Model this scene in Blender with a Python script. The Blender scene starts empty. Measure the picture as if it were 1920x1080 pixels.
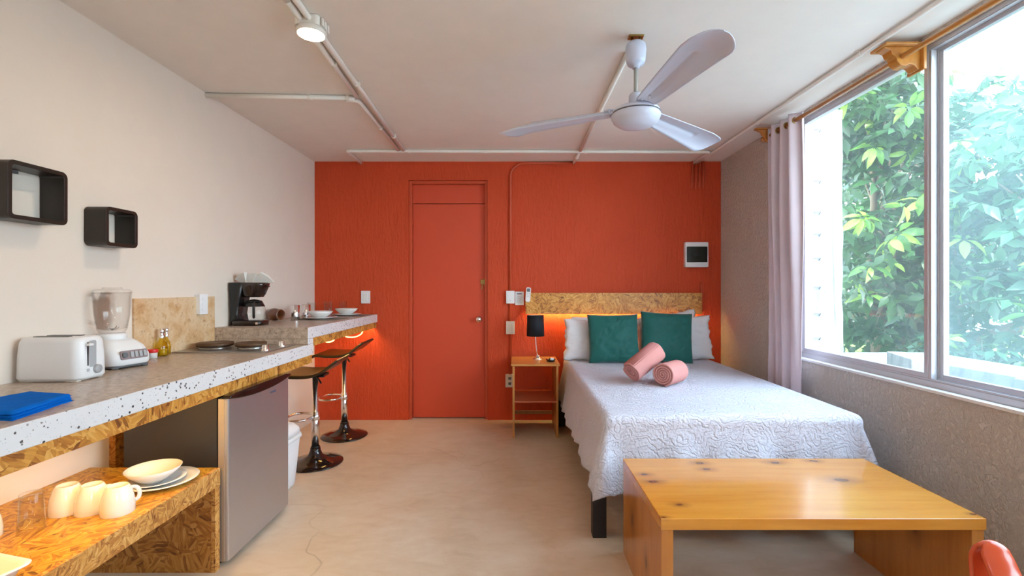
import bpy, bmesh, math, random
from math import sin, cos, pi, radians as R, sqrt, hypot, atan2
from mathutils import Vector, Matrix, noise
random.seed(7)
S = bpy.context.scene
COL = S.collection

# ------------------------------------------------------------------ camera
cd = bpy.data.cameras.new('camera'); cam = bpy.data.objects.new('camera', cd); COL.objects.link(cam)
cam.location = (0, 0, 1.28); cam.rotation_euler = (pi/2, 0, 0)
cd.sensor_width = 36; cd.lens = 870/1920*36; cd.shift_x = -5/1920
cd.clip_start = 0.02; cd.clip_end = 300
S.camera = cam

# ------------------------------------------------------------------ world, sun, exposure
S.view_settings.view_transform = 'Standard'
S.view_settings.look = 'None'
S.view_settings.exposure = 0.42
S.view_settings.gamma = 1
S.view_settings.use_curve_mapping = False
W = bpy.data.worlds.new('sky'); S.world = W; W.use_nodes = True
nt = W.node_tree; nt.nodes.clear()
wo = nt.nodes.new('ShaderNodeOutputWorld'); wb = nt.nodes.new('ShaderNodeBackground')
tc = nt.nodes.new('ShaderNodeTexCoord'); sp = nt.nodes.new('ShaderNodeSeparateXYZ'); cr = nt.nodes.new('ShaderNodeValToRGB')
cr.color_ramp.elements[0].position = 0.0; cr.color_ramp.elements[0].color = (0.80, 0.90, 1.0, 1)
cr.color_ramp.elements[1].position = 0.8; cr.color_ramp.elements[1].color = (0.55, 0.74, 1.0, 1)
nt.links.new(tc.outputs['Generated'], sp.inputs[0]); nt.links.new(sp.outputs['Z'], cr.inputs[0])
nt.links.new(cr.outputs[0], wb.inputs[0]); nt.links.new(wb.outputs[0], wo.inputs[0])
wb.inputs[1].default_value = 9.0
def add_light(name, kind, loc, energy, color, **k):
    l = bpy.data.lights.new(name, kind); l.energy = energy; l.color = color
    for a, b in k.items(): setattr(l, a, b)
    o = bpy.data.objects.new(name, l); o.location = loc; COL.objects.link(o); return o
sun = add_light('sun', 'SUN', (0, -5, 10), 5.0, (1.0, 0.95, 0.86), angle=R(1.0))
sun.rotation_euler = Vector((0.02, 0.62, -0.80)).to_track_quat('-Z', 'Y').to_euler()

# ------------------------------------------------------------------ mesh builder
class MB:
    def __init__(s): s.v = []; s.f = []; s.sm = []
    def add(s, vs, fs, smooth=False):
        n = len(s.v); s.v += [tuple(v) for v in vs]
        s.f += [tuple(i+n for i in f) for f in fs]; s.sm += [smooth]*len(fs); return s
    def box(s, x0, x1, y0, y1, z0, z1, M=None):
        vs = [Vector((x, y, z)) for z in (z0, z1) for y in (y0, y1) for x in (x0, x1)]
        if M: vs = [M @ v for v in vs]
        return s.add(vs, [(0,2,3,1),(4,5,7,6),(0,1,5,4),(2,6,7,3),(0,4,6,2),(1,3,7,5)])
    def prism(s, pts, axis, a, b, smooth=False):
        # pts: 2D outline; axis x: pts=(y,z); y: (x,z); z: (x,y)
        def P(p, t): return {'x': (t, p[0], p[1]), 'y': (p[0], t, p[1]), 'z': (p[0], p[1], t)}[axis]
        n = len(pts); vs = [P(p, a) for p in pts]+[P(p, b) for p in pts]
        s.add(vs, [tuple(range(n))[::-1], tuple(range(n, 2*n))])
        s.sm[-2:] = [False, False]
        k = len(s.v)-2*n
        for i in range(n):
            j = (i+1) % n
            s.f.append((k+i, k+j, k+n+j, k+n+i)); s.sm.append(smooth)
        return s
    def lathe(s, prof, c=(0,0,0), n=28, M=None, caps=True, ang=2*pi):
        vs = []; fs = []
        for (r, z) in prof:
            for i in range(n):
                a = 2*pi*i/n; v = Vector((r*cos(a), r*sin(a), z))
                vs.append((M @ v if M else v)+Vector(c))
        m = len(prof)
        for j in range(m-1):
            for i in range(n):
                k = (i+1) % n; fs.append((j*n+i, j*n+k, (j+1)*n+k, (j+1)*n+i))
        s.add(vs, fs, True)
        if caps:
            b = len(s.v)-len(vs)
            if prof[0][0] > 1e-5: s.f.append(tuple(b+i for i in range(n))[::-1]); s.sm.append(False)
            if prof[-1][0] > 1e-5: s.f.append(tuple(b+(m-1)*n+i for i in range(n))); s.sm.append(False)
        return s
    def tube(s, pts, r, n=12, closed=False, caps=True, flat=None):
        pts = [Vector(p) for p in pts]; m = len(pts); vs = []
        rr = r if isinstance(r, (list, tuple)) else [r]*m
        up = Vector((0, 0, 1))
        t0 = (pts[1]-pts[0]).normalized()
        nrm = t0.cross(up)
        if nrm.length < 1e-3: nrm = t0.cross(Vector((1, 0, 0)))
        nrm.normalize()
        for i in range(m):
            if closed: t = (pts[(i+1) % m]-pts[i-1])
            else: t = pts[min(i+1, m-1)]-pts[max(i-1, 0)]
            t.normalize()
            nrm = (nrm - t*nrm.dot(t)).normalized(); bn = t.cross(nrm)
            for k in range(n):
                a = 2*pi*k/n
                vs.append(pts[i]+(nrm*cos(a)+bn*sin(a)*(flat or 1))*rr[i])
        fs = []
        for i in range(m if closed else m-1):
            j = (i+1) % m
            for k in range(n):
                l = (k+1) % n; fs.append((i*n+k, j*n+k, j*n+l, i*n+l))
        b = len(s.v); s.add(vs, fs, True)
        if caps and not closed:
            s.f.append(tuple(b+i for i in range(n))); s.sm.append(False)
            s.f.append(tuple(b+(m-1)*n+i for i in range(n))[::-1]); s.sm.append(False)
        return s
    def grid(s, fn, nu, nv, smooth=True, wrap=False):
        vs = [fn(i/(nu), j/(nv)) for j in range(nv+1) for i in range(nu+1)]
        fs = [(j*(nu+1)+i, j*(nu+1)+i+1, (j+1)*(nu+1)+i+1, (j+1)*(nu+1)+i) for j in range(nv) for i in range(nu)]
        return s.add(vs, fs, smooth)

def mesh_of(name, mb, fix=True):
    me = bpy.data.meshes.new(name); me.from_pydata(mb.v, [], mb.f)
    me.polygons.foreach_set('use_smooth', mb.sm); me.update()
    if fix:
        b = bmesh.new(); b.from_mesh(me); bmesh.ops.recalc_face_normals(b, faces=b.faces); b.to_mesh(me); b.free()
    return me
def obj(name, mb, mat, parent=None, bevel=0, world=True, fix=True, thick=0, subs=0, kind=None, label=None):
    """one mesh object; its vertices are given in world coordinates unless world=False"""
    if parent is not None and world:
        Mi = WM(parent).inverted(); mb.v = [tuple(Mi @ Vector(v)) for v in mb.v]
    me = mesh_of(name, mb, fix); me.materials.append(mat)
    o = bpy.data.objects.new(name, me); COL.objects.link(o)
    if parent is not None: o.parent = parent
    if thick: m = o.modifiers.new('s', 'SOLIDIFY'); m.thickness = thick; m.offset = -1
    if bevel:
        m = o.modifiers.new('b', 'BEVEL'); m.width = bevel; m.segments = 3; m.limit_method = 'ANGLE'; m.angle_limit = R(40)
        m.harden_normals = False
        w = o.modifiers.new('w', 'WEIGHTED_NORMAL'); w.keep_sharp = True
        for p in me.polygons: p.use_smooth = True
    if subs: m = o.modifiers.new('u', 'SUBSURF'); m.levels = subs; m.render_levels = subs
    if kind: o['kind'] = kind
    if label: o['label'] = label
    return o
def WM(o):
    m = Matrix.LocRotScale(o.location, o.rotation_euler, Vector((1, 1, 1)))
    return (WM(o.parent) @ m) if o.parent else m
def tag(o, label, cat, group=None, kind=None):
    o['label'] = label; o['category'] = cat
    if group: o['group'] = group
    if kind: o['kind'] = kind
    return o
def thing(name, label, cat, loc=(0, 0, 0), rz=0, group=None):
    o = bpy.data.objects.new(name, None); o.empty_display_size = .05
    o.location = loc; o.rotation_euler = (0, 0, rz); COL.objects.link(o)
    return tag(o, label, cat, group)
def struct(name, mb, mat, parent=None, bevel=0, **k):
    o = obj(name, mb, mat, parent, bevel, **k); o['kind'] = 'structure'; return o
def sempty(name, loc=(0, 0, 0)):
    o = bpy.data.objects.new(name, None); o.location = loc; COL.objects.link(o); o['kind'] = 'structure'; return o
def copy_tree(o, parent=None):
    c = o.copy(); COL.objects.link(c)
    if parent is not None: c.parent = parent
    for ch in [x for x in bpy.data.objects if x.parent == o]: copy_tree(ch, c)
    return c
def rrect(w, h, r, n=6, cx=0, cy=0):
    pts = []
    for (sx, sy, a0) in ((1, 1, 0), (-1, 1, 90), (-1, -1, 180), (1, -1, 270)):
        for i in range(n+1):
            a = R(a0+90*i/n); pts.append((cx+sx*(w/2-r)+r*cos(a), cy+sy*(h/2-r)+r*sin(a)))
    return pts
def arc(p0, c, a0, a1, r, n, f): return [f(c[0]+r*cos(a0+(a1-a0)*i/n), c[1]+r*sin(a0+(a1-a0)*i/n)) for i in range(n+1)]
def smoothpath(pts, rad=.04, n=6):
    pts = [Vector(p) for p in pts]; out = [pts[0]]
    for i in range(1, len(pts)-1):
        a, b, c = pts[i-1], pts[i], pts[i+1]
        d1 = (a-b); d2 = (c-b); r = min(rad, d1.length*.45, d2.length*.45)
        p = b+d1.normalized()*r; q = b+d2.normalized()*r
        for k in range(n+1):
            t = k/n; out.append(p*(1-t)**2+b*2*t*(1-t)+q*t*t)
    out.append(pts[-1]); return out

# ------------------------------------------------------------------ materials
class NT:
    def __init__(s, name):
        s.m = bpy.data.materials.new(name); s.m.use_nodes = True; s.t = s.m.node_tree
        s.b = s.t.nodes['Principled BSDF']; s.out = s.t.nodes['Material Output']
        s.tc = s.t.nodes.new('ShaderNodeTexCoord'); s.co = s.tc.outputs['Object']
    def n(s, typ, **k):
        x = s.t.nodes.new('ShaderNode'+typ)
        for a, b in k.items(): setattr(x, a, b)
        return x
    def l(s, a, b): s.t.links.new(a, b)
    def map(s, src, scale=(1, 1, 1), rot=(0, 0, 0), loc=(0, 0, 0)):
        x = s.n('Mapping'); x.inputs['Scale'].default_value = scale; x.inputs['Rotation'].default_value = rot
        x.inputs['Location'].default_value = loc; s.l(src, x.inputs[0]); return x.outputs[0]
    def noise(s, src, scale, detail=4, rough=.55, dist=0, out='Fac'):
        x = s.n('TexNoise'); x.inputs['Scale'].default_value = scale; x.inputs['Detail'].default_value = detail
        x.inputs['Roughness'].default_value = rough; x.inputs['Distortion'].default_value = dist; s.l(src, x.inputs['Vector']); return x.outputs[out]
    def vor(s, src, scale, feature='F1', out='Distance', rnd=1):
        x = s.n('TexVoronoi', feature=feature); x.inputs['Scale'].default_value = scale; x.inputs['Randomness'].default_value = rnd
        s.l(src, x.inputs['Vector']); return x.outputs[out]
    def ramp(s, src, stops, interp='LINEAR'):
        x = s.n('ValToRGB'); e = x.color_ramp.elements; x.color_ramp.interpolation = interp
        while len(e) < len(stops): e.new(.5)
        for i, (p, c) in enumerate(stops):
            e[i].position = p
            if not isinstance(c, (tuple, list)): c = (c, c, c)
            e[i].color = (*c, 1)
        s.l(src, x.inputs[0]); return x.outputs[0]
    def math(s, op, a, b=None, clamp=False):
        x = s.n('Math', operation=op); x.use_clamp = clamp
        for i, q in enumerate((a, b)):
            if q is None: continue
            if isinstance(q, (int, float)): x.inputs[i].default_value = q
            else: s.l(q, x.inputs[i])
        return x.outputs[0]
    def mix(s, f, a, b, typ='MIX'):
        x = s.n('Mix', data_type='RGBA', blend_type=typ)
        for i, q in ((0, f), (6, a), (7, b)):
            if isinstance(q, (int, float)): x.inputs[i].default_value = q
            elif isinstance(q, tuple): x.inputs[i].default_value = (*q, 1)
            else: s.l(q, x.inputs[i])
        return x.outputs[2]
    def bump(s, h, strength=.3, dist=.01):
        x = s.n('Bump'); x.inputs['Strength'].default_value = strength; x.inputs['Distance'].default_value = dist
        s.l(h, x.inputs['Height']); s.l(x.outputs[0], s.b.inputs['Normal']); return x
    def set(s, color=None, rough=None, metal=None, spec=None, **k):
        for nm, q in (('Base Color', color), ('Roughness', rough), ('Metallic', metal), ('Specular IOR Level', spec)):
            if q is None: continue
            if isinstance(q, (int, float)): s.b.inputs[nm].default_value = q
            elif isinstance(q, tuple): s.b.inputs[nm].default_value = (*q, 1)
            else: s.l(q, s.b.inputs[nm])
        for nm, q in k.items(): s.b.inputs[nm.replace('_', ' ')].default_value = q
        return s.m
def plain(name, color, rough=.5, metal=0, spec=.5, var=.06, bump=0, bscale=80, **k):
    t = NT(name)
    f = t.noise(t.co, 6, 3)
    c = t.mix(f, tuple(x*(1-var) for x in color), tuple(min(1, x*(1+var)) for x in color))
    if bump: t.bump(t.noise(t.co, bscale, 5), bump, .003)
    return t.set(c, rough, metal, spec, **k)
def stucco(name, color, dark, sc=30, strength=.5, dist=.012, stretch=3.2, rough=.75, wall='y'):
    t = NT(name)
    v = t.map(t.co, (1, 1, 1/stretch))
    a = t.noise(v, sc, 5, .6, .4); b = t.noise(t.co, 2.2, 3)
    drip = t.ramp(a, [(.42, 0.), (.62, 1.)])
    fine = t.noise(t.co, 160, 3)
    h = t.math('ADD', drip, t.math('MULTIPLY', fine, .25))
    pit = t.vor(t.map(t.co, (1, 1, .6)), 16)
    pitm = t.ramp(pit, [(.03, 0.), (.07, 1.)])
    h = t.math('ADD', h, t.math('MULTIPLY', pitm, .5))
    t.bump(h, strength, dist)
    c = t.mix(b, color, dark)
    return t.set(c, rough, 0, .3)
def osb(name, ax='z', tint=(1, 1, 1), rough=.42, scale=1.0):
    t = NT(name)
    cols = None
    prev = None
    for k, (vs, off) in enumerate(((20, 0), (14, 3.7))):
        src = t.map(t.co, (scale, scale, scale), loc=(off, off*.7, off*1.3))
        w = t.n('TexNoise'); w.inputs['Scale'].default_value = 9; t.l(src, w.inputs['Vector'])
        wv = t.n('VectorMath', operation='MULTIPLY_ADD'); t.l(w.outputs['Color'], wv.inputs[0]); wv.inputs[1].default_value = (.09,)*3; t.l(src, wv.inputs[2])
        vo = t.n('TexVoronoi'); vo.inputs['Scale'].default_value = vs; t.l(wv.outputs[0], vo.inputs['Vector'])
        sx = t.n('SeparateColor'); t.l(vo.outputs['Color'], sx.inputs[0])
        ang = t.math('MULTIPLY', sx.outputs[0], 6.28)
        ro = t.n('VectorRotate', rotation_type={'z': 'Z_AXIS', 'y': 'Y_AXIS', 'x': 'X_AXIS'}[ax]); t.l(src, ro.inputs['Vector']); t.l(ang, ro.inputs['Angle'])
        st = {'z': (14, 110, 60), 'y': (14, 60, 110), 'x': (60, 14, 110)}[ax]
        g = t.noise(t.map(ro.outputs[0], st), 1.0, 4, .6)
        st2 = {'z': (20, 95, 20), 'y': (20, 20, 95), 'x': (20, 20, 95)}[ax]
        fl = t.n('TexVoronoi'); fl.inputs['Scale'].default_value = 1.0; t.l(t.map(ro.outputs[0], st2), fl.inputs['Vector'])
        fs_ = t.n('SeparateColor'); t.l(fl.outputs['Color'], fs_.inputs[0])
        br = t.math('ADD', t.math('MULTIPLY', g, .42), t.math('ADD', t.math('MULTIPLY', sx.outputs[1], .16), t.math('MULTIPLY', fs_.outputs[0], .42)))
        if prev is None: prev = br
        else:
            sel = t.ramp(sx.outputs[2], [(.45, 0.), (.5, 1.)])
            prev = t.mix(sel, prev, br)
    c = t.ramp(prev, [(.20, (.17, .058, .014)), (.34, (.44, .19, .04)), (.52, (.64, .34, .08)), (.80, (.80, .52, .20))])
    c = t.mix(1.0, c, tint, 'MULTIPLY')
    t.bump(prev, .25, .002)
    return t.set(c, rough, 0, .5)
def wood(name, base, dark, axis='x', rough=.3, sc=1.0, knots=(), coat=.3, kaxes=(1, 1, 0)):
    t = NT(name)
    s1 = {'x': (1.2, 14, 14), 'y': (14, 1.2, 14), 'z': (14, 14, 1.2)}[axis]
    s1 = tuple(a*sc for a in s1)
    g = t.noise(t.map(t.co, s1), 1.4, 5, .6, .5)
    g2 = t.noise(t.map(t.co, tuple(a*6 for a in s1)), 1.5, 3, .6)
    f = t.ramp(t.math('ADD', t.math('MULTIPLY', g, .8), t.math('MULTIPLY', g2, .22)), [(.3, 0.), (.72, 1.)])
    c = t.mix(f, dark, base)
    for (x, y, z, r) in knots:
        vm = t.n('VectorMath', operation='DISTANCE')
        wv = t.n('VectorMath', operation='MULTIPLY_ADD')
        nn = t.n('TexNoise'); nn.inputs['Scale'].default_value = 30; t.l(t.co, nn.inputs['Vector'])
        t.l(nn.outputs['Color'], wv.inputs[0]); wv.inputs[1].default_value = (.012,)*3; wv.inputs[2].default_value = (0, 0, 0)
        ad = t.n('VectorMath', operation='ADD'); t.l(wv.outputs[0], ad.inputs[0]); t.l(t.map(t.co, {'x': (.55, 1, 1), 'y': (1, .55, 1), 'z': (1, 1, .55)}[axis]), ad.inputs[1])
        t.l(ad.outputs[0], vm.inputs[0])
        q = {'x': (x*.55, y, z), 'y': (x, y*.55, z), 'z': (x, y, z*.55)}[axis]
        vm.inputs[1].default_value = tuple(a+.006 for a in q)
        m = t.ramp(vm.outputs['Value'], [(r*.35, .92), (r*.6, .45), (min(r*1.9, .9), 0.)])
        c = t.mix(m, c, (.14, .035, .01))
    t.bump(g2, .08, .001)
    return t.set(c, rough, 0, .5, Coat_Weight=coat, Coat_Roughness=.15)
def emit(name, color, strength):
    t = NT(name); t.set(color, .5); t.b.inputs['Emission Color'].default_value = (*color, 1); t.b.inputs['Emission Strength'].default_value = strength
    return t.m
def glassmat(name, tint=(1, 1, 1), refl=1.0, haze=0, hazecol=(.8, .9, .9), rough=0.02, edge=True):
    t = NT(name); t.t.nodes.remove(t.b)
    tr = t.n('BsdfTransparent'); tr.inputs[0].default_value = (*tint, 1)
    gl = t.n('BsdfGlossy'); gl.inputs['Roughness'].default_value = rough
    fr = t.n('LayerWeight'); fr.inputs[0].default_value = .5
    fz = t.math('ADD', t.math('MULTIPLY', t.math('POWER', fr.outputs['Facing'], 4.0), .75), .035)
    mx = t.n('MixShader'); t.l(t.math('MULTIPLY', fz, refl, True), mx.inputs[0]); t.l(tr.outputs[0], mx.inputs[1]); t.l(gl.outputs[0], mx.inputs[2])
    last = mx.outputs[0]
    if haze:
        df = t.n('BsdfTranslucent'); df.inputs[0].default_value = (*hazecol, 1)
        d2 = t.n('BsdfDiffuse'); d2.inputs[0].default_value = (*hazecol, 1)
        ms = t.n('MixShader'); ms.inputs[0].default_value = .3; t.l(df.outputs[0], ms.inputs[1]); t.l(d2.outputs[0], ms.inputs[2])
        m2 = t.n('MixShader'); nz = t.noise(t.co, 3, 4)
        t.l(t.math('MULTIPLY', t.ramp(nz, [(.3, .6), (.7, 1.)]), haze), m2.inputs[0]); t.l(last, m2.inputs[1]); t.l(ms.outputs[0], m2.inputs[2]); last = m2.outputs[0]
    t.l(last, t.out.inputs[0]); return t.m

M = {}
M['wall_left'] = plain('cream_plaster', (.80, .70, .61), .7, 0, .3, .03, .12, 26)
M['wall_right'] = stucco('white_stucco', (.74, .665, .60), (.66, .575, .50), 44, .8, .010, 1.3)
M['wall_red'] = stucco('red_stucco', (.66, .078, .022), (.58, .062, .017), 38, .45, .007, 3.6, .6)
M['ceiling'] = plain('ceiling_paint', (.88, .82, .76), .8, 0, .2, .04, .15, 12)
M['door'] = plain('red_door_paint', (.66, .080, .035), .36, 0, .4, .03)
M['redpaint'] = plain('red_pipe_paint', (.60, .085, .032), .45, 0, .4, .05)
M['conduit'] = plain('white_conduit_paint', (.90, .86, .80), .45, 0, .4, .04)
M['white'] = plain('white_plastic', (.84, .84, .85), .35, 0, .5, .02)
M['offwhite'] = plain('cream_plastic', (.80, .74, .66), .4, 0, .5, .02)
M['fanwhite'] = plain('fan_white_metal', (.62, .66, .80), .3, 0, .5, .02)
M['ceramic'] = plain('white_glazed_ceramic', (.86, .85, .83), .12, 0, .6, .01, Coat_Weight=.5)
M['black'] = plain('black_plastic', (.012, .012, .013), .25, 0, .5, .1)
M['blackgloss'] = plain('black_gloss', (.02, .010, .009), .08, 0, .6, .1)
M['blackmat'] = plain('black_matt', (.014, .013, .016), .55, 0, .4, .1)
M['darkfridge'] = plain('dark_grey_enamel', (.035, .034, .038), .45, 0, .5, .05)
M['cube'] = plain('dark_espresso_lacquer', (.020, .012, .008), .4, 0, .5, .12)
M['cubein'] = plain('black_lacquer_inside', (.02, .02, .024), .4, 0, .5, .1)
M['chrome'] = plain('chrome', (.88, .88, .90), .2, 1, .5, .02)
M['brass'] = plain('aged_brass', (.42, .28, .10), .35, 1, .5, .2)
M['alu'] = plain('aluminium_frame', (.58, .57, .60), .42, .4, .5, .05)
M['grey'] = plain('grey_plastic', (.12, .125, .135), .4)
M['midgrey'] = plain('mid_grey_plastic', (.42, .43, .45), .4)
M['red'] = plain('red_lid_plastic', (.70, .02, .02), .35)
M['amber'] = plain('brown_glazed_jar', (.16, .045, .014), .12, 0, .6, .2, Coat_Weight=.6)
M['rope'] = emit('warm_rope_light', (1.0, .72, .26), 2.2)
M['led'] = emit('warm_led_strip', (1.0, .70, .24), 40)
M['led2'] = emit('headboard_led_strip', (1.0, .84, .30), 60)
M['lamp'] = emit('ceiling_lamp_disc', (1.0, .74, .46), 130)
M['glass'] = glassmat('clear_glass', (.97, .98, .98), .9)
M['glassware'] = glassmat('thick_glass', (.975, .98, .98), .9)
M['pane'] = glassmat('window_pane', (.96, .99, .975), .45, .04)
M['panehazy'] = glassmat('hazy_window_pane', (.92, .98, .98), .45, .10, (.70, .90, .92))
M['oil'] = glassmat('oil_glass', (.92, .80, .25), 1.4)
M['jug'] = glassmat('cloudy_jug_plastic', (.985, .98, .975), 1.0, .012, (.85, .83, .82))
M['leather'] = plain('dark_brown_seat', (.030, .018, .008), .28, 0, .5, .15)
M['pink'] = plain('pink_terry', (.62, .27, .24), .95, 0, .1, .08, .6, 500)
M['pinkin'] = plain('pink_terry_inner', (.52, .20, .18), .95, 0, .1, .08, .6, 500)
M['teal'] = plain('teal_velvet', (.002, .095, .080), .6, 0, .3, .25, .25, 60, Sheen_Weight=.35)
M['pillow'] = plain('white_cotton', (.80, .78, .80), .85, 0, .2, .03, .12, 40)
M['curtain'] = plain('mauve_curtain', (.70, .59, .64), .8, 0, .2, .08)
M['towel'] = plain('blue_microfibre', (.0, .14, .60), .9, 0, .1, .15, .5, 400)
M['shade'] = plain('black_shade', (.012, .013, .018), .7, 0, .3, .1)
M['shadein'] = plain('shade_lining', (.75, .6, .4), .7)
M['orange'] = plain('coral_plastic', (.66, .085, .020), .22, 0, .5, .05, Coat_Weight=.4)
M['mat'] = plain('woven_placemat', (.30, .24, .20), .8, 0, .2, .2, .6, 250)
M['paper'] = plain('filter_paper', (.78, .76, .72), .9)
M['ink'] = plain('dark_print', (.10, .10, .16), .6)
M['inkgrey'] = plain('grey_print', (.45, .46, .50), .6)
M['bark'] = plain('bark', (.22, .17, .11), .9, 0, .2, .25, .8, 40)
M['grass'] = plain('grass_ground', (.20, .26, .05), .95, 0, .1, .5, .8, 60)
M['dry'] = plain('bright_paved_yard', (.40, .39, .36), .9, 0, .2, .1, .3, 30)
M['palegreen'] = plain('pale_green_render', (.30, .44, .34), .85, 0, .2, .05, .2, 20)
M['hobtop'] = plain('stainless_hob', (.42, .40, .38), .28, .85, .5, .05)
M['plate'] = plain('brown_hotplate', (.11, .055, .025), .5, .2, .5, .15)
M['nightwood'] = wood('night_stand_wood', (.62, .28, .07), (.46, .18, .035), 'x', .35)
M['nightside'] = wood('night_stand_side_wood', (.60, .27, .07), (.44, .17, .035), 'z', .4)
M['rod'] = wood('varnished_rod_wood', (.62, .27, .05), (.44, .15, .022), 'y', .3)
M['frame_black'] = plain('black_bed_frame', (.010, .009, .012), .5)
M['mattress'] = plain('mattress_ticking', (.7, .68, .68), .9)
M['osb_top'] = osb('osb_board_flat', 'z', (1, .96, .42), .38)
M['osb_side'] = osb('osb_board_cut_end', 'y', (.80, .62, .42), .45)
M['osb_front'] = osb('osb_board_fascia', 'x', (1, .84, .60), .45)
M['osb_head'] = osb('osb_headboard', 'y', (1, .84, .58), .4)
M['osb_edge'] = osb('osb_raw_edge', 'x', (1.0, .88, .78), .6, 1.6)

def m_floor():
    t = NT('polished_cement')
    a = t.noise(t.co, 1.3, 6, .6, .6); b = t.noise(t.map(t.co, (1, 2.2, 1)), 6, 6, .65, .8)
    c = t.ramp(t.math('ADD', t.math('MULTIPLY', a, .55), t.math('MULTIPLY', b, .45)), [(.30, (.54, .38, .24)), (.48, (.66, .51, .36)), (.62, (.72, .59, .45)), (.8, (.78, .67, .54))])
    # hairline cracks
    w = t.n('VectorMath', operation='MULTIPLY_ADD'); nn = t.n('TexNoise'); nn.inputs['Scale'].default_value = 2.5; t.l(t.co, nn.inputs['Vector'])
    t.l(nn.outputs['Color'], w.inputs[0]); w.inputs[1].default_value = (.5, .5, 0); t.l(t.co, w.inputs[2])
    v = t.vor(w.outputs[0], .85, 'DISTANCE_TO_EDGE'); crk = t.ramp(v, [(.001, 1.), (.004, 0.)])
    msk = t.ramp(t.noise(t.co, 1.1, 2), [(.52, 0.), (.62, .45)])
    c = t.mix(t.math('MULTIPLY', crk, msk), c, (.25, .16, .10))
    t.l(t.ramp(b, [(.3, .34), (.7, .5)]), t.b.inputs['Roughness'])
    t.bump(b, .06, .004)
    return t.set(c, None, 0, .4)
M['floor'] = m_floor()
def m_terrazzo():
    t = NT('terrazzo')
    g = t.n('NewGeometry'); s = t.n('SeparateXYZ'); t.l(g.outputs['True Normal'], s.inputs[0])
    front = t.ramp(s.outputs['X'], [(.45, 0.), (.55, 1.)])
    v = t.n('TexVoronoi'); v.inputs['Scale'].default_value = 78; t.l(t.map(t.co, (1, 1, 1)), v.inputs['Vector'])
    sc = t.n('SeparateColor'); t.l(v.outputs['Color'], sc.inputs[0])
    rad = t.math('MULTIPLY', t.ramp(sc.outputs[0], [(.60, 0.), (.61, .08), (1., .36)]), 1.0)
    chip = t.math('LESS_THAN', v.outputs['Distance'], rad)
    chcol = t.ramp(sc.outputs[1], [(.0, (.02, .02, .03)), (.6, (.10, .09, .09)), (.9, (.40, .36, .33))])
    base = t.noise(t.co, 9, 4)
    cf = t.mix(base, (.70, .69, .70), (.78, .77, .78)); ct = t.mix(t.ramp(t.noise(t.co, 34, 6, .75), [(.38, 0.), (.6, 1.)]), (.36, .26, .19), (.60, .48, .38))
    c = t.mix(front, ct, cf)  # window light painted in: room-facing side white, top and step browner as stained
    ct2 = t.mix(t.math('MULTIPLY', chip, .85), c, (.22, .14, .10)); cf2 = t.mix(chip, c, chcol)
    v2 = t.vor(t.co, 110, out='Distance'); tiny = t.math('LESS_THAN', v2, .17)
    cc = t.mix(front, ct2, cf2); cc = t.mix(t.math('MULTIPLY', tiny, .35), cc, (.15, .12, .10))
    return t.set(cc, .28, 0, .5)
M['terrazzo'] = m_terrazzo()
def m_trav():
    t = NT('travertine')
    a = t.noise(t.co, 7.5, 9, .72, .3); b = t.noise(t.co, 30, 6, .75)
    c = t.ramp(a, [(.30, (.50, .26, .11)), (.44, (.66, .42, .22)), (.56, (.74, .55, .35)), (.68, (.58, .31, .12))])
    c = t.mix(t.ramp(b, [(.56, 0.), (.68, .8)]), c, (.33, .14, .05))
    return t.set(c, .4, 0, .4)
M['trav'] = m_trav()
def m_steel():
    t = NT('brushed_steel')
    g = t.noise(t.map(t.co, (2, 2, 160)), 2, 3)
    t.l(t.ramp(g, [(.3, .30), (.7, .42)]), t.b.inputs['Roughness'])
    return t.set((.56, .55, .57), None, .85)
M['steel'] = m_steel()
def m_spread():
    t = NT('quilted_bedspread')
    w = t.n('TexNoise'); w.inputs['Scale'].default_value = 7; w.inputs['Detail'].default_value = 2; t.l(t.co, w.inputs['Vector'])
    wv = t.n('VectorMath', operation='MULTIPLY_ADD'); t.l(w.outputs['Color'], wv.inputs[0]); wv.inputs[1].default_value = (.22,)*3; t.l(t.co, wv.inputs[2])
    wa = t.n('TexWave', wave_type='RINGS'); wa.inputs['Scale'].default_value = 15; wa.inputs['Distortion'].default_value = 6; wa.inputs['Detail'].default_value = 3
    wa.inputs['Detail Scale'].default_value = 2.2; t.l(wv.outputs[0], wa.inputs['Vector'])
    lines = t.ramp(wa.outputs['Fac'], [(.0, 0.), (.25, .8), (.6, 1.)])
    fine = t.vor(t.co, 95, 'SMOOTH_F1')
    h = t.math('ADD', t.math('MULTIPLY', lines, .8), t.math('MULTIPLY', fine, .7))
    t.bump(h, .7, .007)
    return t.set((.66, .64, .71), .85, 0, .25)
M['spread'] = m_spread()
def m_conc():
    t = NT('weathered_concrete')
    a = t.noise(t.map(t.co, (3, 3, 1)), 2.4, 6, .65)
    c = t.ramp(a, [(.36, (.18, .19, .20)), (.5, (.29, .30, .31)), (.6, (.34, .35, .36))])
    t.bump(t.noise(t.co, 60, 4), .4, .006); return t.set(c, .9, 0, .2)
M['concrete'] = m_conc()
def m_leaf(name, cols, trans=.35):
    t = NT(name)
    r = t.n('ObjectInfo'); f = t.math('ADD', t.math('MULTIPLY', r.outputs['Random'], .6), t.math('MULTIPLY', t.noise(t.co, 3.0, 3), .6))
    c = t.ramp(f, [(.25, cols[0]), (.5, cols[1]), (.8, cols[2])])
    t.set(c, .38, 0, .5)
    tr = t.n('BsdfTranslucent'); t.l(c, tr.inputs[0]); mx = t.n('MixShader'); mx.inputs[0].default_value = trans
    t.l(t.b.outputs[0], mx.inputs[1]); t.l(tr.outputs[0], mx.inputs[2]); t.l(mx.outputs[0], t.out.inputs[0]); return t.m
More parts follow.
